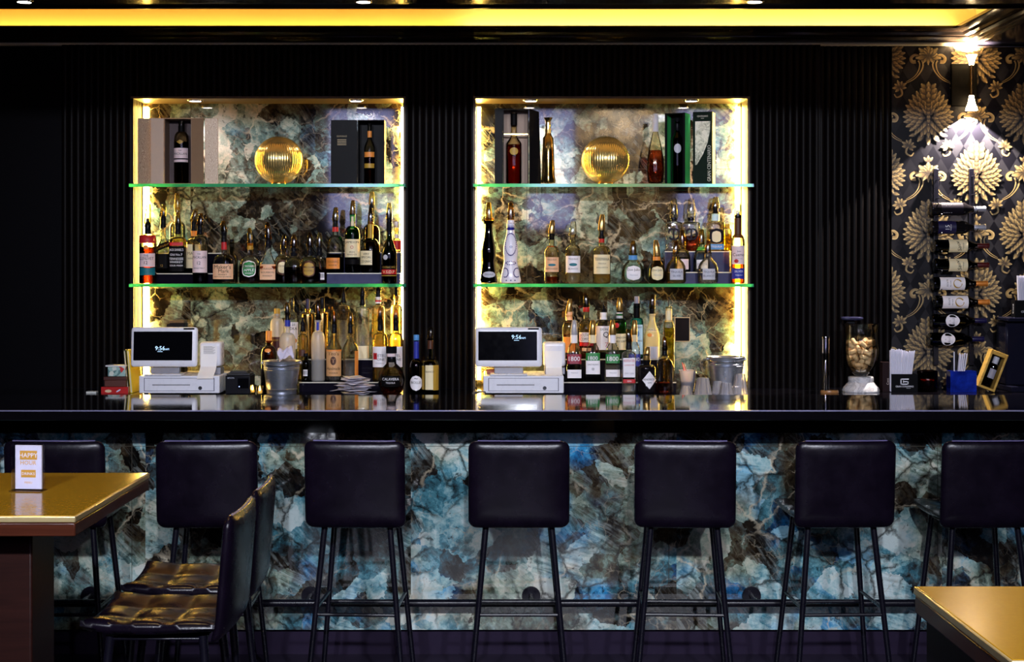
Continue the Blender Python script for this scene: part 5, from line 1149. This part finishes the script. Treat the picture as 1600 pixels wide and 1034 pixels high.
o = MB().box(X(136, 7.72), X(152, 7.72), 7.70, 7.74, ZC + .0006, Z(611, 7.72)).build('soap_box', P('pale_grey_card', (.55, .56, .52), .5), bevel=.002); tag(o, 'tiny pale grey box lying alone at the left end of the back counter', 'box')
for i, (px, D) in enumerate(((394.5, 7.72), (406, 7.66))):
    t = thing('tealight', ('small glowing tealight glass beside the black receipt printer', 'small glowing tealight glass right beside the left ice bucket')[i], 'candle', (X(px, D), D, ZC + .0006))
    MB().lathe([(0, 0), (.015, 0), (.017, .004), (.019, .045), (.0175, .045), (.0155, .006), (0, .006)], 20).build('glass_cup', GL['warm'], t)
    MB().lathe([(0, .0065), (.0145, .0065), (.015, .018), (0, .018)], 16).build('wax', P('wax', (.8, .6, .3), .5), t)
    MB().lathe([(0, .018), (.004, .022), (.0045, .028), (.002, .038), (0, .044)], 10).build('flame', E('flame', (1, .62, .18), 30), t)
# ice buckets
ZINC = None
def zinc():
    t = NT('galvanised_steel'); co = t.coord(); n = t.noise(co, 30, 4, .7); v = t.n('TexVoronoi', {'Vector': co, 'Scale': 45.0}, feature='F1').outputs['Color']
    s_ = t.n('SeparateXYZ', {0: v}).outputs[0]
    return t.principled(Base_Color=t.mix(t.math('MULTIPLY', s_, .5), (.42, .45, .54), (.60, .63, .72)), Roughness=t.math('MULTIPLY_ADD', n, .15, .22), Metallic=.88)
ZINC = zinc()
def bucket(label, cx, D, ytop, rim_w, base_w):
    t = thing('ice_bucket', label, 'bucket', (X(cx, D), D, ZC + .0006)); S = F / D
    h = Z(ytop, D) - ZC; r1, r0 = rim_w / 2 / S, base_w / 2 / S
    pf = [(0, .004), (r0 * .97, .004), (r0 * 1.02, 0), (r0 * 1.03, .006)]
    at = lambda q: r0 + (r1 * .97 - r0) * q
    for q in (.06, .12, .14, .155, .17, .5, .70, .72, .735, .75, .77, .785, .80, .95): pf.append((at(q) + (.0028 if q in (.14, .155, .735, .785) else 0), h * q))
    pf += [(at(.97), h * .97), (r1, h * .975), (r1 * 1.015, h * .99), (r1, h), (r1 * .97, h * .99), (at(.9) - .004, h * .9), (r0 - .004, .012), (0, .012)]
    MB().lathe(pf, 48).build('pail', ZINC, t, smooth=40)
    pts = [(r1 * 1.03 * math.cos(a), -r1 * 1.03 * math.sin(a) * .98, h * .93 - .012 * math.sin(a)) for a in [PI * i / 24 for i in range(25)]]
    MB().tube(pts, .0022, 8).build('handle', STEEL, t)
    for s in (-1, 1): MB().box(s * r1 - .006, s * r1 + .006, -.012, .012, h * .88, h * .965).build('ear', ZINC, t, bevel=.003)
    return h, r1
h, r1 = bucket('galvanised metal ice bucket with lavender napkin inside, beside the left bottles', 440, 7.705, 563, 60, 45)
bucket('galvanised metal ice bucket behind the upturned plastic cups', 1134.5, 7.86, 557, 59, 44)
def crumple(name, label, cat, loc, sx, sy, amp, mat, seed, rz=0, tilt=(0, 0), group=None, nseg=9, lift=0):
    rnd = random.Random(seed); m = MB(); n = nseg; ph = [rnd.uniform(0, 6) for _ in range(6)]
    vs = []
    for j in range(n + 1):
        for i in range(n + 1):
            u, v = i / n - .5, j / n - .5
            z = amp * (math.sin(6 * u + ph[0]) * math.sin(5 * v + ph[1]) + .6 * math.sin(11 * u + 7 * v + ph[2]) + .4 * abs(math.sin(9 * v - 5 * u + ph[3])))
            vs.append([u * sx + .05 * sx * math.sin(7 * v + ph[4]), v * sy + .05 * sy * math.sin(6 * u + ph[5]), z + tilt[0] * u + tilt[1] * v])
    zmin = min(v[2] for v in vs)
    m.add([(v[0], v[1], v[2] - zmin) for v in vs], [(j * (n + 1) + i, j * (n + 1) + i + 1, (j + 1) * (n + 1) + i + 1, (j + 1) * (n + 1) + i) for j in range(n) for i in range(n)])
    o = m.build(name, mat, smooth=30); so = o.modifiers.new('thickness', 'SOLIDIFY'); so.thickness = .0006
    o.location = loc; o.rotation_euler = (0, 0, rz); tag(o, label, cat, group); return o
LAV = P('lavender_paper', (.62, .58, .74), .6, var=.05)
M_ = crumple('paper_napkin', 'crumpled lavender napkin sticking out of the left ice bucket', 'napkin', (X(447, 7.70), 7.675, Z(565, 7.69)), .075, .06, .012, LAV, 3, .3, (.02, .05))
for i in range(10):
    crumple('receipt', 'crumpled pale receipt in the loose pile before the black bottle riser', 'receipt', (X(555 + 7 * math.sin(i * 2.1), 7.68), 7.665 + .008 * math.cos(i * 1.7), ZC + .001 + .0092 * i), .19 - .008 * i, .10, .0024, P('receipt_paper', (.66, .62, .70), .6, var=.05), 20 + i, i * .37 - 1.2, (.006, .0), 'loose receipts on the back counter')

# right counter bits
PLA = G('clear_plastic', (.84, .83, .86), (.70, .68, .74), .12, milk=.26, milkc=(.92, .90, .98))
flut = lambda a, z: 1 + .06 * math.cos(12 * a)
for i, (px0, px1, yt, D, lab) in enumerate(((1062, 1082, 603, 7.64, 'shortest upturned clear plastic cup, in front of the drinking straws'), (1085, 1112, 590, 7.66, 'tall upturned clear plastic cup left of the metal bucket'),
        (1112, 1131, 595, 7.72, 'upturned clear plastic cup half hidden behind its neighbour, before the bucket'), (1123, 1146, 598, 7.63, 'upturned clear plastic cup in front of the metal bucket, lower one'), (1144, 1168, 584, 7.68, 'tallest upturned clear plastic cup stack at the niche right end'))):
    r = (px1 - px0) / 2 * D / F; h = Z(yt, D) - ZC
    t = thing('plastic_cup', lab, 'cup', (X((px0 + px1) / 2, D), D, ZC + .0006))
    MB().lathe([(r, 0), (r * 1.02, .002), (r, .005), (r * .95, .008), (r * .66, h - .003), (r * .6, h), (0, h)], 48, wave=flut).build('cup_wall', PLA, t, smooth=50)
    MB().lathe([(r * .97, .0), (r * 1.04, .0), (r * 1.04, .004), (r * .97, .004), (r * .97, 0)], 32).build('rim', PLA, t)
D = 7.84; t = thing('straw_cup', 'clear plastic cup holding a few coloured stirrers near the framed notice', 'cup', (X(1074.5, D), D, ZC + .0006)); h = Z(578, D) - ZC
MB().lathe([(0, .002), (.030, 0), (.032, .002), (.046, h - .003), (.049, h), (.045, h - .002), (.030, .005), (0, .005)], 32).build('cup_wall', PLA, t)
MB().lathe([(0, .0055), (.0295, .0055), (.038, h * .45), (0, h * .45)], 24).build('dark_filling', P('grey_filling', (.10, .09, .09), .6), t)
for i, (a, b, c) in enumerate(((-9, -2, (.6, .03, .05)), (-6, 3, (.25, .01, .02)), (-7.5, .5, (.7, .25, .25)))):
    o = MB().tube([(X(1074.5 + a, D), D - .01 + .004 * i, Z(566 + 1.5 * i, D)), (X(1074.5 + b, D), D - .012 + .006 * i, ZC + h * .46 + .002)], .0022, 8).build('stirrer', P('stirrer_%d' % i, c, .4)); tag(o, ('bright red stirrer tallest in the clear cup', 'dark red stirrer leaning furthest over in the clear cup', 'pale red stirrer between the two darker ones in the cup')[i], 'stirrer')
t = thing('framed_notice', 'small black notice in a thin cream frame on the stone, right niche', 'notice', (X(1066, 8.285), 8.285, Z(514.5, 8.285))); S_ = F / 8.285
hw, hh = 11 / S_, 18 / S_
MB().box(-hw, hw, -.002, .008, -hh, hh).build('board', P('black_notice', (.010, .006, .006), .3), t)
MB().box(-hw - .003, -hw, -.004, .008, -hh - .003, hh + .003).box(hw, hw + .003, -.004, .008, -hh - .003, hh + .003).box(-hw, hw, -.004, .008, hh, hh + .003).box(-hw, hw, -.004, .008, -hh - .003, -hh).build('frame', P('cream_frame', (.55, .42, .24), .4), t)
t = thing('snack_box', 'small brown and red box on the right cash drawer under the screen', 'box', (X(770, 7.74), 7.80, ztop + .0))
MB().box(-.032, .032, -.02, .03, .0006, .026, 0).build('carton', P('brown_red_box', (.25, .06, .03), .45), t, bevel=.002)
cb = [(X(744, 7.63) + .05 * math.sin(a * 1.3) * .5 + .002 * a, 7.63 + .015 * math.cos(a), ZC + .006 + .014 * abs(math.sin(a * .8))) for a in [i * .45 for i in range(26)]]
o = MB().tube(cb, .0028, 8).build('cable', P('grey_cable', (.10, .09, .09), .4)); tag(o, 'loose curled dark cable on the counter beside the right cash drawer', 'cable')

# ------------------------------------------------------------------ right end of the counter
D = 7.74; S_ = F / D
t = thing('chrome_muddler_stand', 'tall slim chrome bar tool standing on a small wooden base', 'bar tool', (X(1290, D), D, ZC + .0006)); zz = lambda y: Z(y, D) - ZC
CHR = P('chrome', (.62, .62, .68), .1, 1.0)
MB().lathe([(0, .018), (.018, .018), (.0185, zz(557)), (0.0175, zz(552)), (0, zz(552))], 24).build('sleeve', P('dark_chrome', (.05, .05, .06), .1, 1.0), t)
MB().lathe([(0, zz(551.8)), (.019, zz(551.8)), (.0195, zz(530)), (.021, zz(527.5)), (.020, zz(526)), (0, zz(526))], 24).build('cap', CHR, t)
MB().tube([(-.006, -.024, .016), (-.006, -.024, zz(572)), (-.004, -.022, zz(562))], [.008, .0065, .003], 12).build('pin', CHR, t)
MB().lathe([(0, 0), (.046, 0), (.048, .006), (.044, .016), (0, .018)], 32, c=(.02, 0, 0), dep=.8).build('wooden_base', wood('tool_wood', (.22, .09, .03), (.36, .17, .06)), t)
# glass vase of corks on a marble foot
D = 7.85; S_ = F / D; vx = X(1345, D); zz = lambda y: Z(y, D) - ZC
t = thing('glass_vase', 'flared glass vase full of wine corks on a white marble foot', 'vase', (vx, D, ZC + .0006))
px = [(588, 8), (586, 20), (580, 34), (570, 46), (556, 53), (545, 54), (530, 51), (520, 50), (511, 53), (506, 57)]
outer = [(w_ / 2 / S_, zz(y)) for y, w_ in px]
pf = [(0, outer[0][1])] + outer + [(r - .003, z) for r, z in outer[::-1]][:-1] + [(0, outer[1][1] + .004)]
MB().lathe(pf, 48).build('glass_bowl', GL['clear'], t, smooth=50)
def marble():
    q = NT('white_marble'); co = q.coord(); n = q.noise(co, 9, 6, .6, 1.5); return q.principled(Base_Color=q.ramp(n, [(.42, (.62, .60, .62)), (.5, (.40, .39, .41)), (.54, (.68, .66, .68))]), Roughness=.2)
ft = [(0, 0), (57 / 2 / S_, 0), (58 / 2 / S_, .006), (54 / 2 / S_, .022), (44 / 2 / S_, .040), (38 / 2 / S_, .050), (39 / 2 / S_, .054), (39 / 2 / S_, zz(588) - .004), (36 / 2 / S_, zz(588) - .0005), (0, zz(588) - .0005)]
MB().lathe(ft, 48).build('marble_foot', marble(), t)
def inner_r(z):
    for a, b in zip(outer, outer[1:]):
        if a[1] <= z <= b[1]: return a[0] + (b[0] - a[0]) * (z - a[1]) / (b[1] - a[1]) - .0045
    return 0
rnd = random.Random(5); corks = []; cr, chl = .0112, .0200
def segd(p, u, q, v):
    best = 9
    for i in range(-3, 4):
        a = p + u * (chl * .85 * i / 3)
        w_ = a - q; s_ = max(-chl * .85, min(chl * .85, w_.dot(v))); best = min(best, (w_ - v * s_).length)
    return best
zfloor, zlid = outer[1][1] + .012, zz(530)
def fits(p, u):
    for s_ in (-1, 0, 1):
        e = p + u * (chl * s_)
        for dz in (-1, 1):
            rr = inner_r(e.z + dz * cr * .9)
            if rr <= 0 or math.hypot(e.x, e.y) + cr * .95 > rr: return False
    return all(segd(p, u, q, v) > 2 * cr * .99 for q, v in corks if (p - q).length < 2 * (chl + cr))
for tr in range(2600):
    a = rnd.uniform(0, 2 * PI); b = rnd.uniform(-.75, .75); u = Vector((math.cos(a) * math.cos(b), math.sin(a) * math.cos(b), math.sin(b)))
    ra = .078 * rnd.random() ** .5; th = rnd.uniform(0, 2 * PI); z = zfloor
    while z < zlid - cr:
        p = Vector((ra * math.cos(th), ra * math.sin(th), z))
        if fits(p, u): corks.append((p, u)); break
        z += .006
    if len(corks) >= 130: break
def corkm():
    q = NT('wine_cork'); co = q.coord(); n = q.noise(co, 90, 5, .7)
    oi = q.n('ObjectInfo').outputs['Random']
    c = q.mix(oi, (.46, .27, .12), (.68, .50, .30)); return q.principled(Base_Color=q.mix(q.ramp(n, [(.3, 1.0), (.45, 0.0)]), c, (.22, .11, .05)), Roughness=.75)
CM = corkm(); ck0 = None
for p, u in corks:
    if ck0 is None:
        ck0 = o = MB().lathe([(0, -chl), (cr * .92, -chl), (cr, -chl + .0015), (cr, chl - .0015), (cr * .92, chl), (0, chl)], 14).build('wine_cork', CM)
    else: o = ck0.copy(); COL.objects.link(o)
    o.location = (vx + p.x, D + p.y, ZC + p.z + .0006); o.rotation_euler = u.to_track_quat('Z', 'Y').to_euler()
    tag(o, 'tan wine cork piled with the others in the glass vase', 'cork', 'wine corks in the glass vase')
t = thing('wall_bracket', 'small dark glossy bracket on the ribbed wall just above the vase', 'bracket', (X(1328, YW), YW - .001, Z(497, YW)))
MB().pillow(rrect(.06, .035, .03), .010, M=Matrix.Translation((0, -.04, 0))).build('shelf_plate', P('dark_violet_gloss', (.02, .02, .05), .1), t); MB().box(-.02, .02, -.03, 0, -.03, -.009).build('mount', BLKP, t, bevel=.003)
# straw holders
ST = P('white_straw', (.74, .72, .84), .4, var=.03)
straw0 = {}
def straws(label, group, n, cx, cy, zb, zt, spread, lean, seed, rad=.0033):
    """straws with their lower ends round (cx, cy, zb), each an object"""
    rnd = random.Random(seed); L = zt - zb
    key = round(L, 3)
    if key not in straw0: straw0[key] = MB().tube([(0, 0, 0), (0, 0, L)], rad, 8).build('drinking_straw', ST); first = True
    else: first = False
    cols = max(3, int(math.sqrt(n) * 1.6)); pit = rad * 2.08
    for i in range(n):
        if first and i == 0: o = straw0[key]
        else: o = straw0[key].copy(); COL.objects.link(o)
        a, b = i % cols, i // cols
        o.location = (cx + (a - (cols - 1) / 2) * pit + (pit / 2 if b % 2 else 0), cy + b * pit, zb + rnd.uniform(-.004, .006))
        o.rotation_euler = (0, R(lean + (a - (cols - 1) / 2) * spread), 0)
        tag(o, label, 'straw', group)
def straw_box(name, label, px0, px1, ytop, D, depth, mat, mi=None):
    x0, x1 = X(px0, D), X(px1, D); h = Z(ytop, D) - ZC
    t = thing(name, label, 'straw holder', ((x0 + x1) / 2, D, ZC + .0006)); hw = (x1 - x0) / 2; tk = .003
    m = MB().box(-hw, hw, 0, tk, 0, h).box(-hw, hw, depth - tk, depth, 0, h).box(-hw, -hw + tk, tk, depth - tk, 0, h).box(hw - tk, hw, tk, depth - tk, 0, h).box(-hw + tk, hw - tk, tk, depth - tk, 0, .004)
    return t, m, hw, h
D = 7.80; S_ = F / D
t, m, hw, h = straw_box('straw_holder', 'black straw holder box with white square logo, beside the slim brown carton', 1393, 1434, 584.5, D, .075, BLKC)
m.build('box', BLKC, t)
lg = MB(); lw = 1.1 / S_; zz = lambda y: Z(y, D) - ZC; xx = lambda p: (p - 1413.5) / S_
def bar(a, b, c, d): lg.box(xx(min(a, c)), xx(max(a, c)), -.0006, -.0001, zz(max(b, d)), zz(min(b, d)), 0)
bar(1407, 591.5, 1420, 593.2); bar(1407, 591.5, 1408.6, 601); bar(1407, 599.4, 1419.6, 601); bar(1418, 595.6, 1419.6, 601); bar(1411, 595.6, 1419.6, 597); bar(1411, 594.5, 1412.4, 598)
lg.text('GRAN CORAMINO', 2.8 / S_, lambda a, b: (a, -.0004, b + zz(603.8)), 0, wmax=28 / S_); lg.text('TEQUILA', 1.4 / S_, lambda a, b: (a + .02, -.0004, b + zz(606.6)), 0)
lg.build('logo', P('white_logo', (.75, .74, .8), .5), t, smooth=0)
straws('white straw in the upright bundle of the black logo holder', 'upright straws, black holder', 26, X(1400, D) + .001, D + .012, ZC + .006, Z(547, D), .25, 0.5, 1)
straws('white straw in the leaning bundle of the black logo holder', 'leaning straws, black holder', 26, X(1414, D), D + .012, ZC + .006, Z(549, D), .35, 6.5, 2)
t, hw, h = carton('slim_carton', 'slim dark brown carton standing against the left side of the black straw holder', 'box', 1379, 1391.5, 566, 0, 7.83, None, 0)
MB().box(-hw, hw, 0, .06, 0, h, 0).text('Cent', .012, lambda a, b: (-b + hw * .3, -.0005, a + h * .35), 1).build('carton', [P('dark_brown_card', (.018, .009, .010), .4), P('pale_letter', (.45, .36, .34), .5)], t, smooth=0)
D = 7.84
t = thing('candle_jar', 'dark amber glass candle jar between the black and blue straw holders', 'candle jar', (X(1451.5, D), D + .03, ZC + .0006)); h = Z(579.5, D) - ZC; hw = 16 * D / F
MB().lathe([(0, .0), (hw * .96, 0), (hw, .004), (hw, h), (hw * .93, h), (hw * .92, .008), (0, .008)], 36).build('jar', G('amber_jar', (.25, .06, .012), (.08, .015, .004)), t)
MB().lathe([(0, .009), (hw * .9, .009), (hw * .9, h * .55), (0, h * .55)], 30).build('wax', P('amber_wax', (.22, .07, .02), .5), t)
def blue_m():
    q = NT('cobalt_acrylic'); n = q.noise(q.coord(), 14, 4, .6); return q.principled(Base_Color=q.ramp(n, [(.3, (.003, .006, .09)), (.7, (.01, .035, .42))]), Roughness=.1, Coat_Weight=.5)
D = 7.80
t, m, hw, h = straw_box('straw_holder', 'glossy cobalt blue straw holder box with a few white straws', 1485, 1526, 580, D, .07, None); m.build('box', blue_m(), t)
straws('white straw leaning in the cobalt blue holder', 'straws, blue holder', 9, X(1501, D), D + .025, ZC + .006, Z(553, D), 1.2, 7, 4)
straws('single thin white straw standing upright in the cobalt blue holder', 'straws, blue holder, upright', 1, X(1497, D), D + .045, ZC + .006, Z(551, D), 0, 0, 5)
# tilted gold case with a small bottle
D = 7.78; S_ = F / D
t = thing('gold_case', 'gold wooden presentation case tilted to the right with a dark bottle inside', 'gift box', (X(1541, D), D, ZC + .018)); M = Matrix.Rotation(R(21), 4, 'Y')
GW = wood('gold_wood', (.42, .22, .04), (.66, .42, .10), .3)
hw, h = .046, .205
m = MB()
for q in ((-hw, -hw + .012, 0, h), (hw - .012, hw, 0, h), (-hw + .012, hw - .012, 0, .012), (-hw + .012, hw - .012, h - .022, h)): m.box(q[0], q[1], 0, .06, q[2], q[3], 0, M=M)
m.build('frame', GW, t, bevel=.002); MB().box(-hw + .012, hw - .012, .05, .059, .012, h - .022, M=M).build('back_panel', BLKC, t)
b = bottle('miniature_bottle', 'small smoky bottle with pale cap lying in the tilted gold case', 1545, ZC + .03, D, 15, 572, 566, 560, 7, 'dark', None, [(575, 590, .7, 'grey')], [], [('c', 555, 566, 9, 'silver')])
b.location = Vector(t.location) + M @ Vector((0, .023, .0135)); b.rotation_euler = (0, R(21), 0)
# dark machine at the far right with a second straw box on top
D = 7.78; z1 = Z(497, D)
t = thing('coffee_machine', 'dark boxy machine at the far right end of the back counter', 'machine', (X(1640, D), D + .1, ZC + .0006)); hw = 58 * D / F
MP = P('dark_machine_paint', (.007, .007, .016), .18, coat=.2)
MB().box(-hw, hw, .0, .16, .03, z1 - ZC - .02).build('housing', MP, t, bevel=.008); MB().box(-hw - .004, hw, -.05, .165, z1 - ZC - .0195, z1 - ZC).build('top_tray', MP, t, bevel=.004); MB().box(-hw, hw, -.08, .16, 0, .0295).build('drip_base', MP, t, bevel=.004)
x0 = X(1584, D + .1)
t = thing('straw_holder', 'black straw holder box high on the dark machine at the right edge', 'straw holder', (x0 + .07, D + .08, z1 + .0012)); h = .09
m = MB().box(-.07, .07, 0, .003, 0, h).box(-.07, .07, .057, .06, 0, h).box(-.07, -.067, .003, .057, 0, h).box(.067, .07, .003, .057, 0, h).box(-.067, .067, .003, .057, 0, .004); m.build('box', BLKC, t)
lg = MB().text('Cent', .018, lambda a, b: (-.0704, .03 + b * 1, h * .5 + a), 0); lg.text('CORAMINO', .010, lambda a, b: (a, -.0005, b + .03), 0); lg.build('logo', P('white_logo', (.75, .74, .8), .5), t, smooth=0)
straws('white straw in the holder on top of the dark machine', 'straws, upper holder', 34, x0 + .055, D + .08 + .010, z1 + .007, z1 + .215, .3, -1.0, 6)

# ------------------------------------------------------------------ wine rack on the papered wall
DR = 8.0
t = thing('wall_mounted_wine_rack', 'tall black metal wall rack holding eight wine bottles lying sideways', 'wine rack', (X(1495, DR), YP - .009, Z(560, DR)))
H = Z(262, DR) - Z(572, DR); zr0 = Z(572, DR) - t.location.z; xp = [X(p, DR + .02) - t.location.x for p in (1467, 1523)]
for x in xp: MB().box(x - .0135, x + .0135, -.020, .0, zr0, zr0 + H).build('post', BLACKM, t, bevel=.002)
ys = (326, 355, 384, 414, 443, 472, 501, 530)
rb = 10.6 * DR / F
for y in (268, 297) + ys:
    for x in xp:
        z = Z(y, DR) - t.location.z - (rb if x == xp[0] else rb * .47) - .0045
        MB().tube([(x, -.015, z), (x, -.11, z), (x, -.125, z + .012)], .0028, 8).build('peg', BLACKM, t)
caps = ['silver', 'silver', 'dkred', 'dkred', 'orange', 'orange', 'navy', 'navy']
labs = ['with black and white label, topmost in the wall rack', 'with dark grey numbered label, second from the top of the wall rack', 'with pale script label and red capsule, third down the rack', 'with pale script label and red capsule, fourth down the rack',
        'with white gold-ring label, fifth down the rack', 'with white gold-ring label, sixth down the rack', 'with round white label, seventh down the rack', 'with round white label, lowest in the wall rack']
def ring_(m, c, r0, r1, fn, mi, gap=0):
    N = 22; vs = []
    for i in range(N + 1):
        a = R(gap) + (2 * PI - R(gap)) * i / N; wd = .7 + .3 * math.sin(a * 2)
        for r in (r0 * wd + r1 * (1 - wd), r1): vs.append(fn(c[0] + r * math.cos(a), c[1] + r * math.sin(a)))
    m.add(vs, [(2 * i, 2 * i + 1, 2 * i + 3, 2 * i + 2) for i in range(N)], mi)
for i, y in enumerate(ys):
    yl = YP - .009 - .021 - rb - .006
    dx = (-3, -3, 2, 2, 0, 3, -2, -6)[i] * DR / F
    t2 = thing('wine_bottle', 'dark wine bottle ' + labs[i], 'bottle', (X(1459, DR) + dx, yl, Z(y, DR)), 0, 'wine bottles in the wall rack')
    MX = Matrix.Rotation(R(90), 4, 'Y')            # the bottle's axis runs along x
    L = 86 * DR / F; r = rb * .99
    pf = [(0, .008), (r * .7, .0), (r * .96, .003), (r, .012), (r, L * .58), (r * .93, L * .63), (r * .6, L * .70), (r * .40, L * .76), (r * .36, L * .8), (r * .36, L * .985), (r * .42, L * .987), (r * .40, L), (0, L)]
    MB().lathe(pf, 28, M=MX).build('glass_body', GL['blackc'] if i < 2 else GL['wine'], t2, smooth=50)
    MB().lathe([(r * .385, L * .79), (r * .40, L * .80), (r * .40, L * .975), (r * .445, L * .978), (r * .43, L * 1.004), (0, L * 1.004)], 20, M=MX).build('capsule', P('capsule_' + caps[i], COLS[caps[i]], .3, .4 if caps[i] in ('silver', 'orange') else 0), t2)
    fn0 = lambda x, z, lift=.0008: (x, -math.sqrt(max(1e-9, (r + lift) ** 2 - min(abs(z), r * .96) ** 2)), z)
    m = MB(); N = 10
    pxs = lambda p: (p - 1459) * DR / F
    if i < 6:
        a, b = [(1474, 1508), (1469, 1497), (1481, 1510), (1481, 1510), (1469, 1508), (1470, 1510)][i]
        a, b = pxs(a), pxs(b)
        vs = [fn0(q, -r * .93 + 2 * r * .93 * j / N) for j in range(N + 1) for q in (a, (a + b) / 2, b)]
        m.add(vs, [(3 * j + q, 3 * j + q + 1, 3 * j + q + 4, 3 * j + q + 3) for j in range(N) for q in (0, 1)], 0)
        cm = (a + b) / 2
        up = lambda h_, cx_, cz_: (lambda u, v: fn0(cx_ - v, cz_ + u, .0016))
        if i == 0:
            for k in range(5): m.add([fn0(a + .012 + .010 * k + q[0], q[1], .0016) for q in ((0, -.022), (.004, -.022), (.004, .022 - .006 * (k % 2)), (0, .022 - .006 * (k % 2)))], [(0, 1, 2, 3)], 1)
        elif i == 1: m.text('15', .022, up(0, cm, 0), 1); m.text('RESERVA', .006, up(0, cm + .018, 0), 1)
        elif i in (2, 3): m.text('Sauv', .020, lambda u, v: fn0(cm - v - .3 * u, u, .0016), 1); m.text('CABERNET', .005, up(0, cm + .025, 0), 1)
        else: ring_(m, (pxs(1496), 0), .017, .024, lambda u, v: fn0(u, v, .0016), 2, 30); m.text('ESTATE', .008, up(0, pxs(1480), .004), 1); m.text('RED WINE', .005, up(0, pxs(1485), 0), 1)
        mats = [C(('ink', 'navy', 'cream', 'cream', 'white', 'white')[i]), C('white' if i < 2 else 'ink'), C('gold')]
    else:
        cx_ = pxs(1489 if i == 6 else 1484) - dx * .5
        vs = [fn0(cx_, 0)] + [fn0(cx_ + r * 1.05 * math.cos(2 * PI * k / 28) * q, r * .93 * math.sin(2 * PI * k / 28) * q) for q in (.5, 1) for k in range(28)]
        m.add(vs, [(0, 1 + k, 1 + (k + 1) % 28) for k in range(28)] + [(1 + k, 29 + k, 29 + (k + 1) % 28, 1 + (k + 1) % 28) for k in range(28)], 0)
        m.text('BOLLE', .008, lambda u, v: fn0(cx_ + .006 - v, u, .0018), 1)
        m.text('v', .007, lambda u, v: fn0(cx_ - .014 - v, u, .0018), 1)
        mats = [C('white'), C('grey'), C('gold')]
    m.build('label', mats, t2, smooth=60)
# ------------------------------------------------------------------ wall sconce
DS = 8.03; xs = X(1518, DS)
t = thing('wall_sconce', 'lit two-ended brass wall sconce on black backplate above the wine rack', 'wall lamp', (xs, YP - .001, Z(130, DS)))
zz = lambda y: Z(y, DS) - t.location.z; yo = DS - t.location.y; k = DS / F
MB().box(-27 * k, 14 * k, -.018, 0, zz(164), zz(97)).build('backplate', P('black_backplate', (.0015, .0012, .0012), .5), t, bevel=.003)
MB().tube([(0, -.018, zz(131)), (0, yo, zz(131))], .010, 12).build('arm', P('brass', (.60, .34, .08), .25, 1.0), t)
BR_ = P('brass', (.60, .34, .08), .25, 1.0)
MB().lathe([(0, zz(150)), (3.3 * k, zz(150)), (2.7 * k, zz(131)), (3.3 * k, zz(102)), (0, zz(102))], 20, c=(0, yo, 0)).build('stem', BR_, t)
HOT = P('hot_white_enamel', (.88, .80, .68), .4)
LENS = E('sconce_bulb', (1.0, .80, .52), 60)
for nm, rows_, ln in (('upper_shade', [(102, 7), (96, 9), (91, 12), (86, 17)], 88), ('lower_shade', [(149, 7), (156, 9.5), (162, 12), (168, 17), (172.5, 19)], 156)):
    pf = [(w_ / 2 * 1.0 * k * 1.0, zz(y)) for y, w_ in rows_]; pf = pf if pf[0][1] < pf[-1][1] else pf[::-1]
    o_ = [(r, z) for r, z in pf]; i_ = [(r - .002, z) for r, z in pf[::-1]]
    sh = MB().lathe(o_ + i_, 32, c=(0, yo, 0)).build(nm, E('glowing_shade', (1.0, .70, .36), 20.0), t)
    MB().lathe([(0, zz(ln) - .001), (4 * k, zz(ln) - .001), (4 * k, zz(ln) + .001), (0, zz(ln) + .001)], 20, c=(0, yo, 0)).build('bulb', LENS, sh)
spot((xs, DS, Z(166, DS)), 230, 104, .12, (1.0, .90, .80), (0, 0, 0), .012)
spot((xs, DS, Z(84, DS)), 130, 140, .3, (1.0, .74, .42), (R(180), 0, 0), .012)
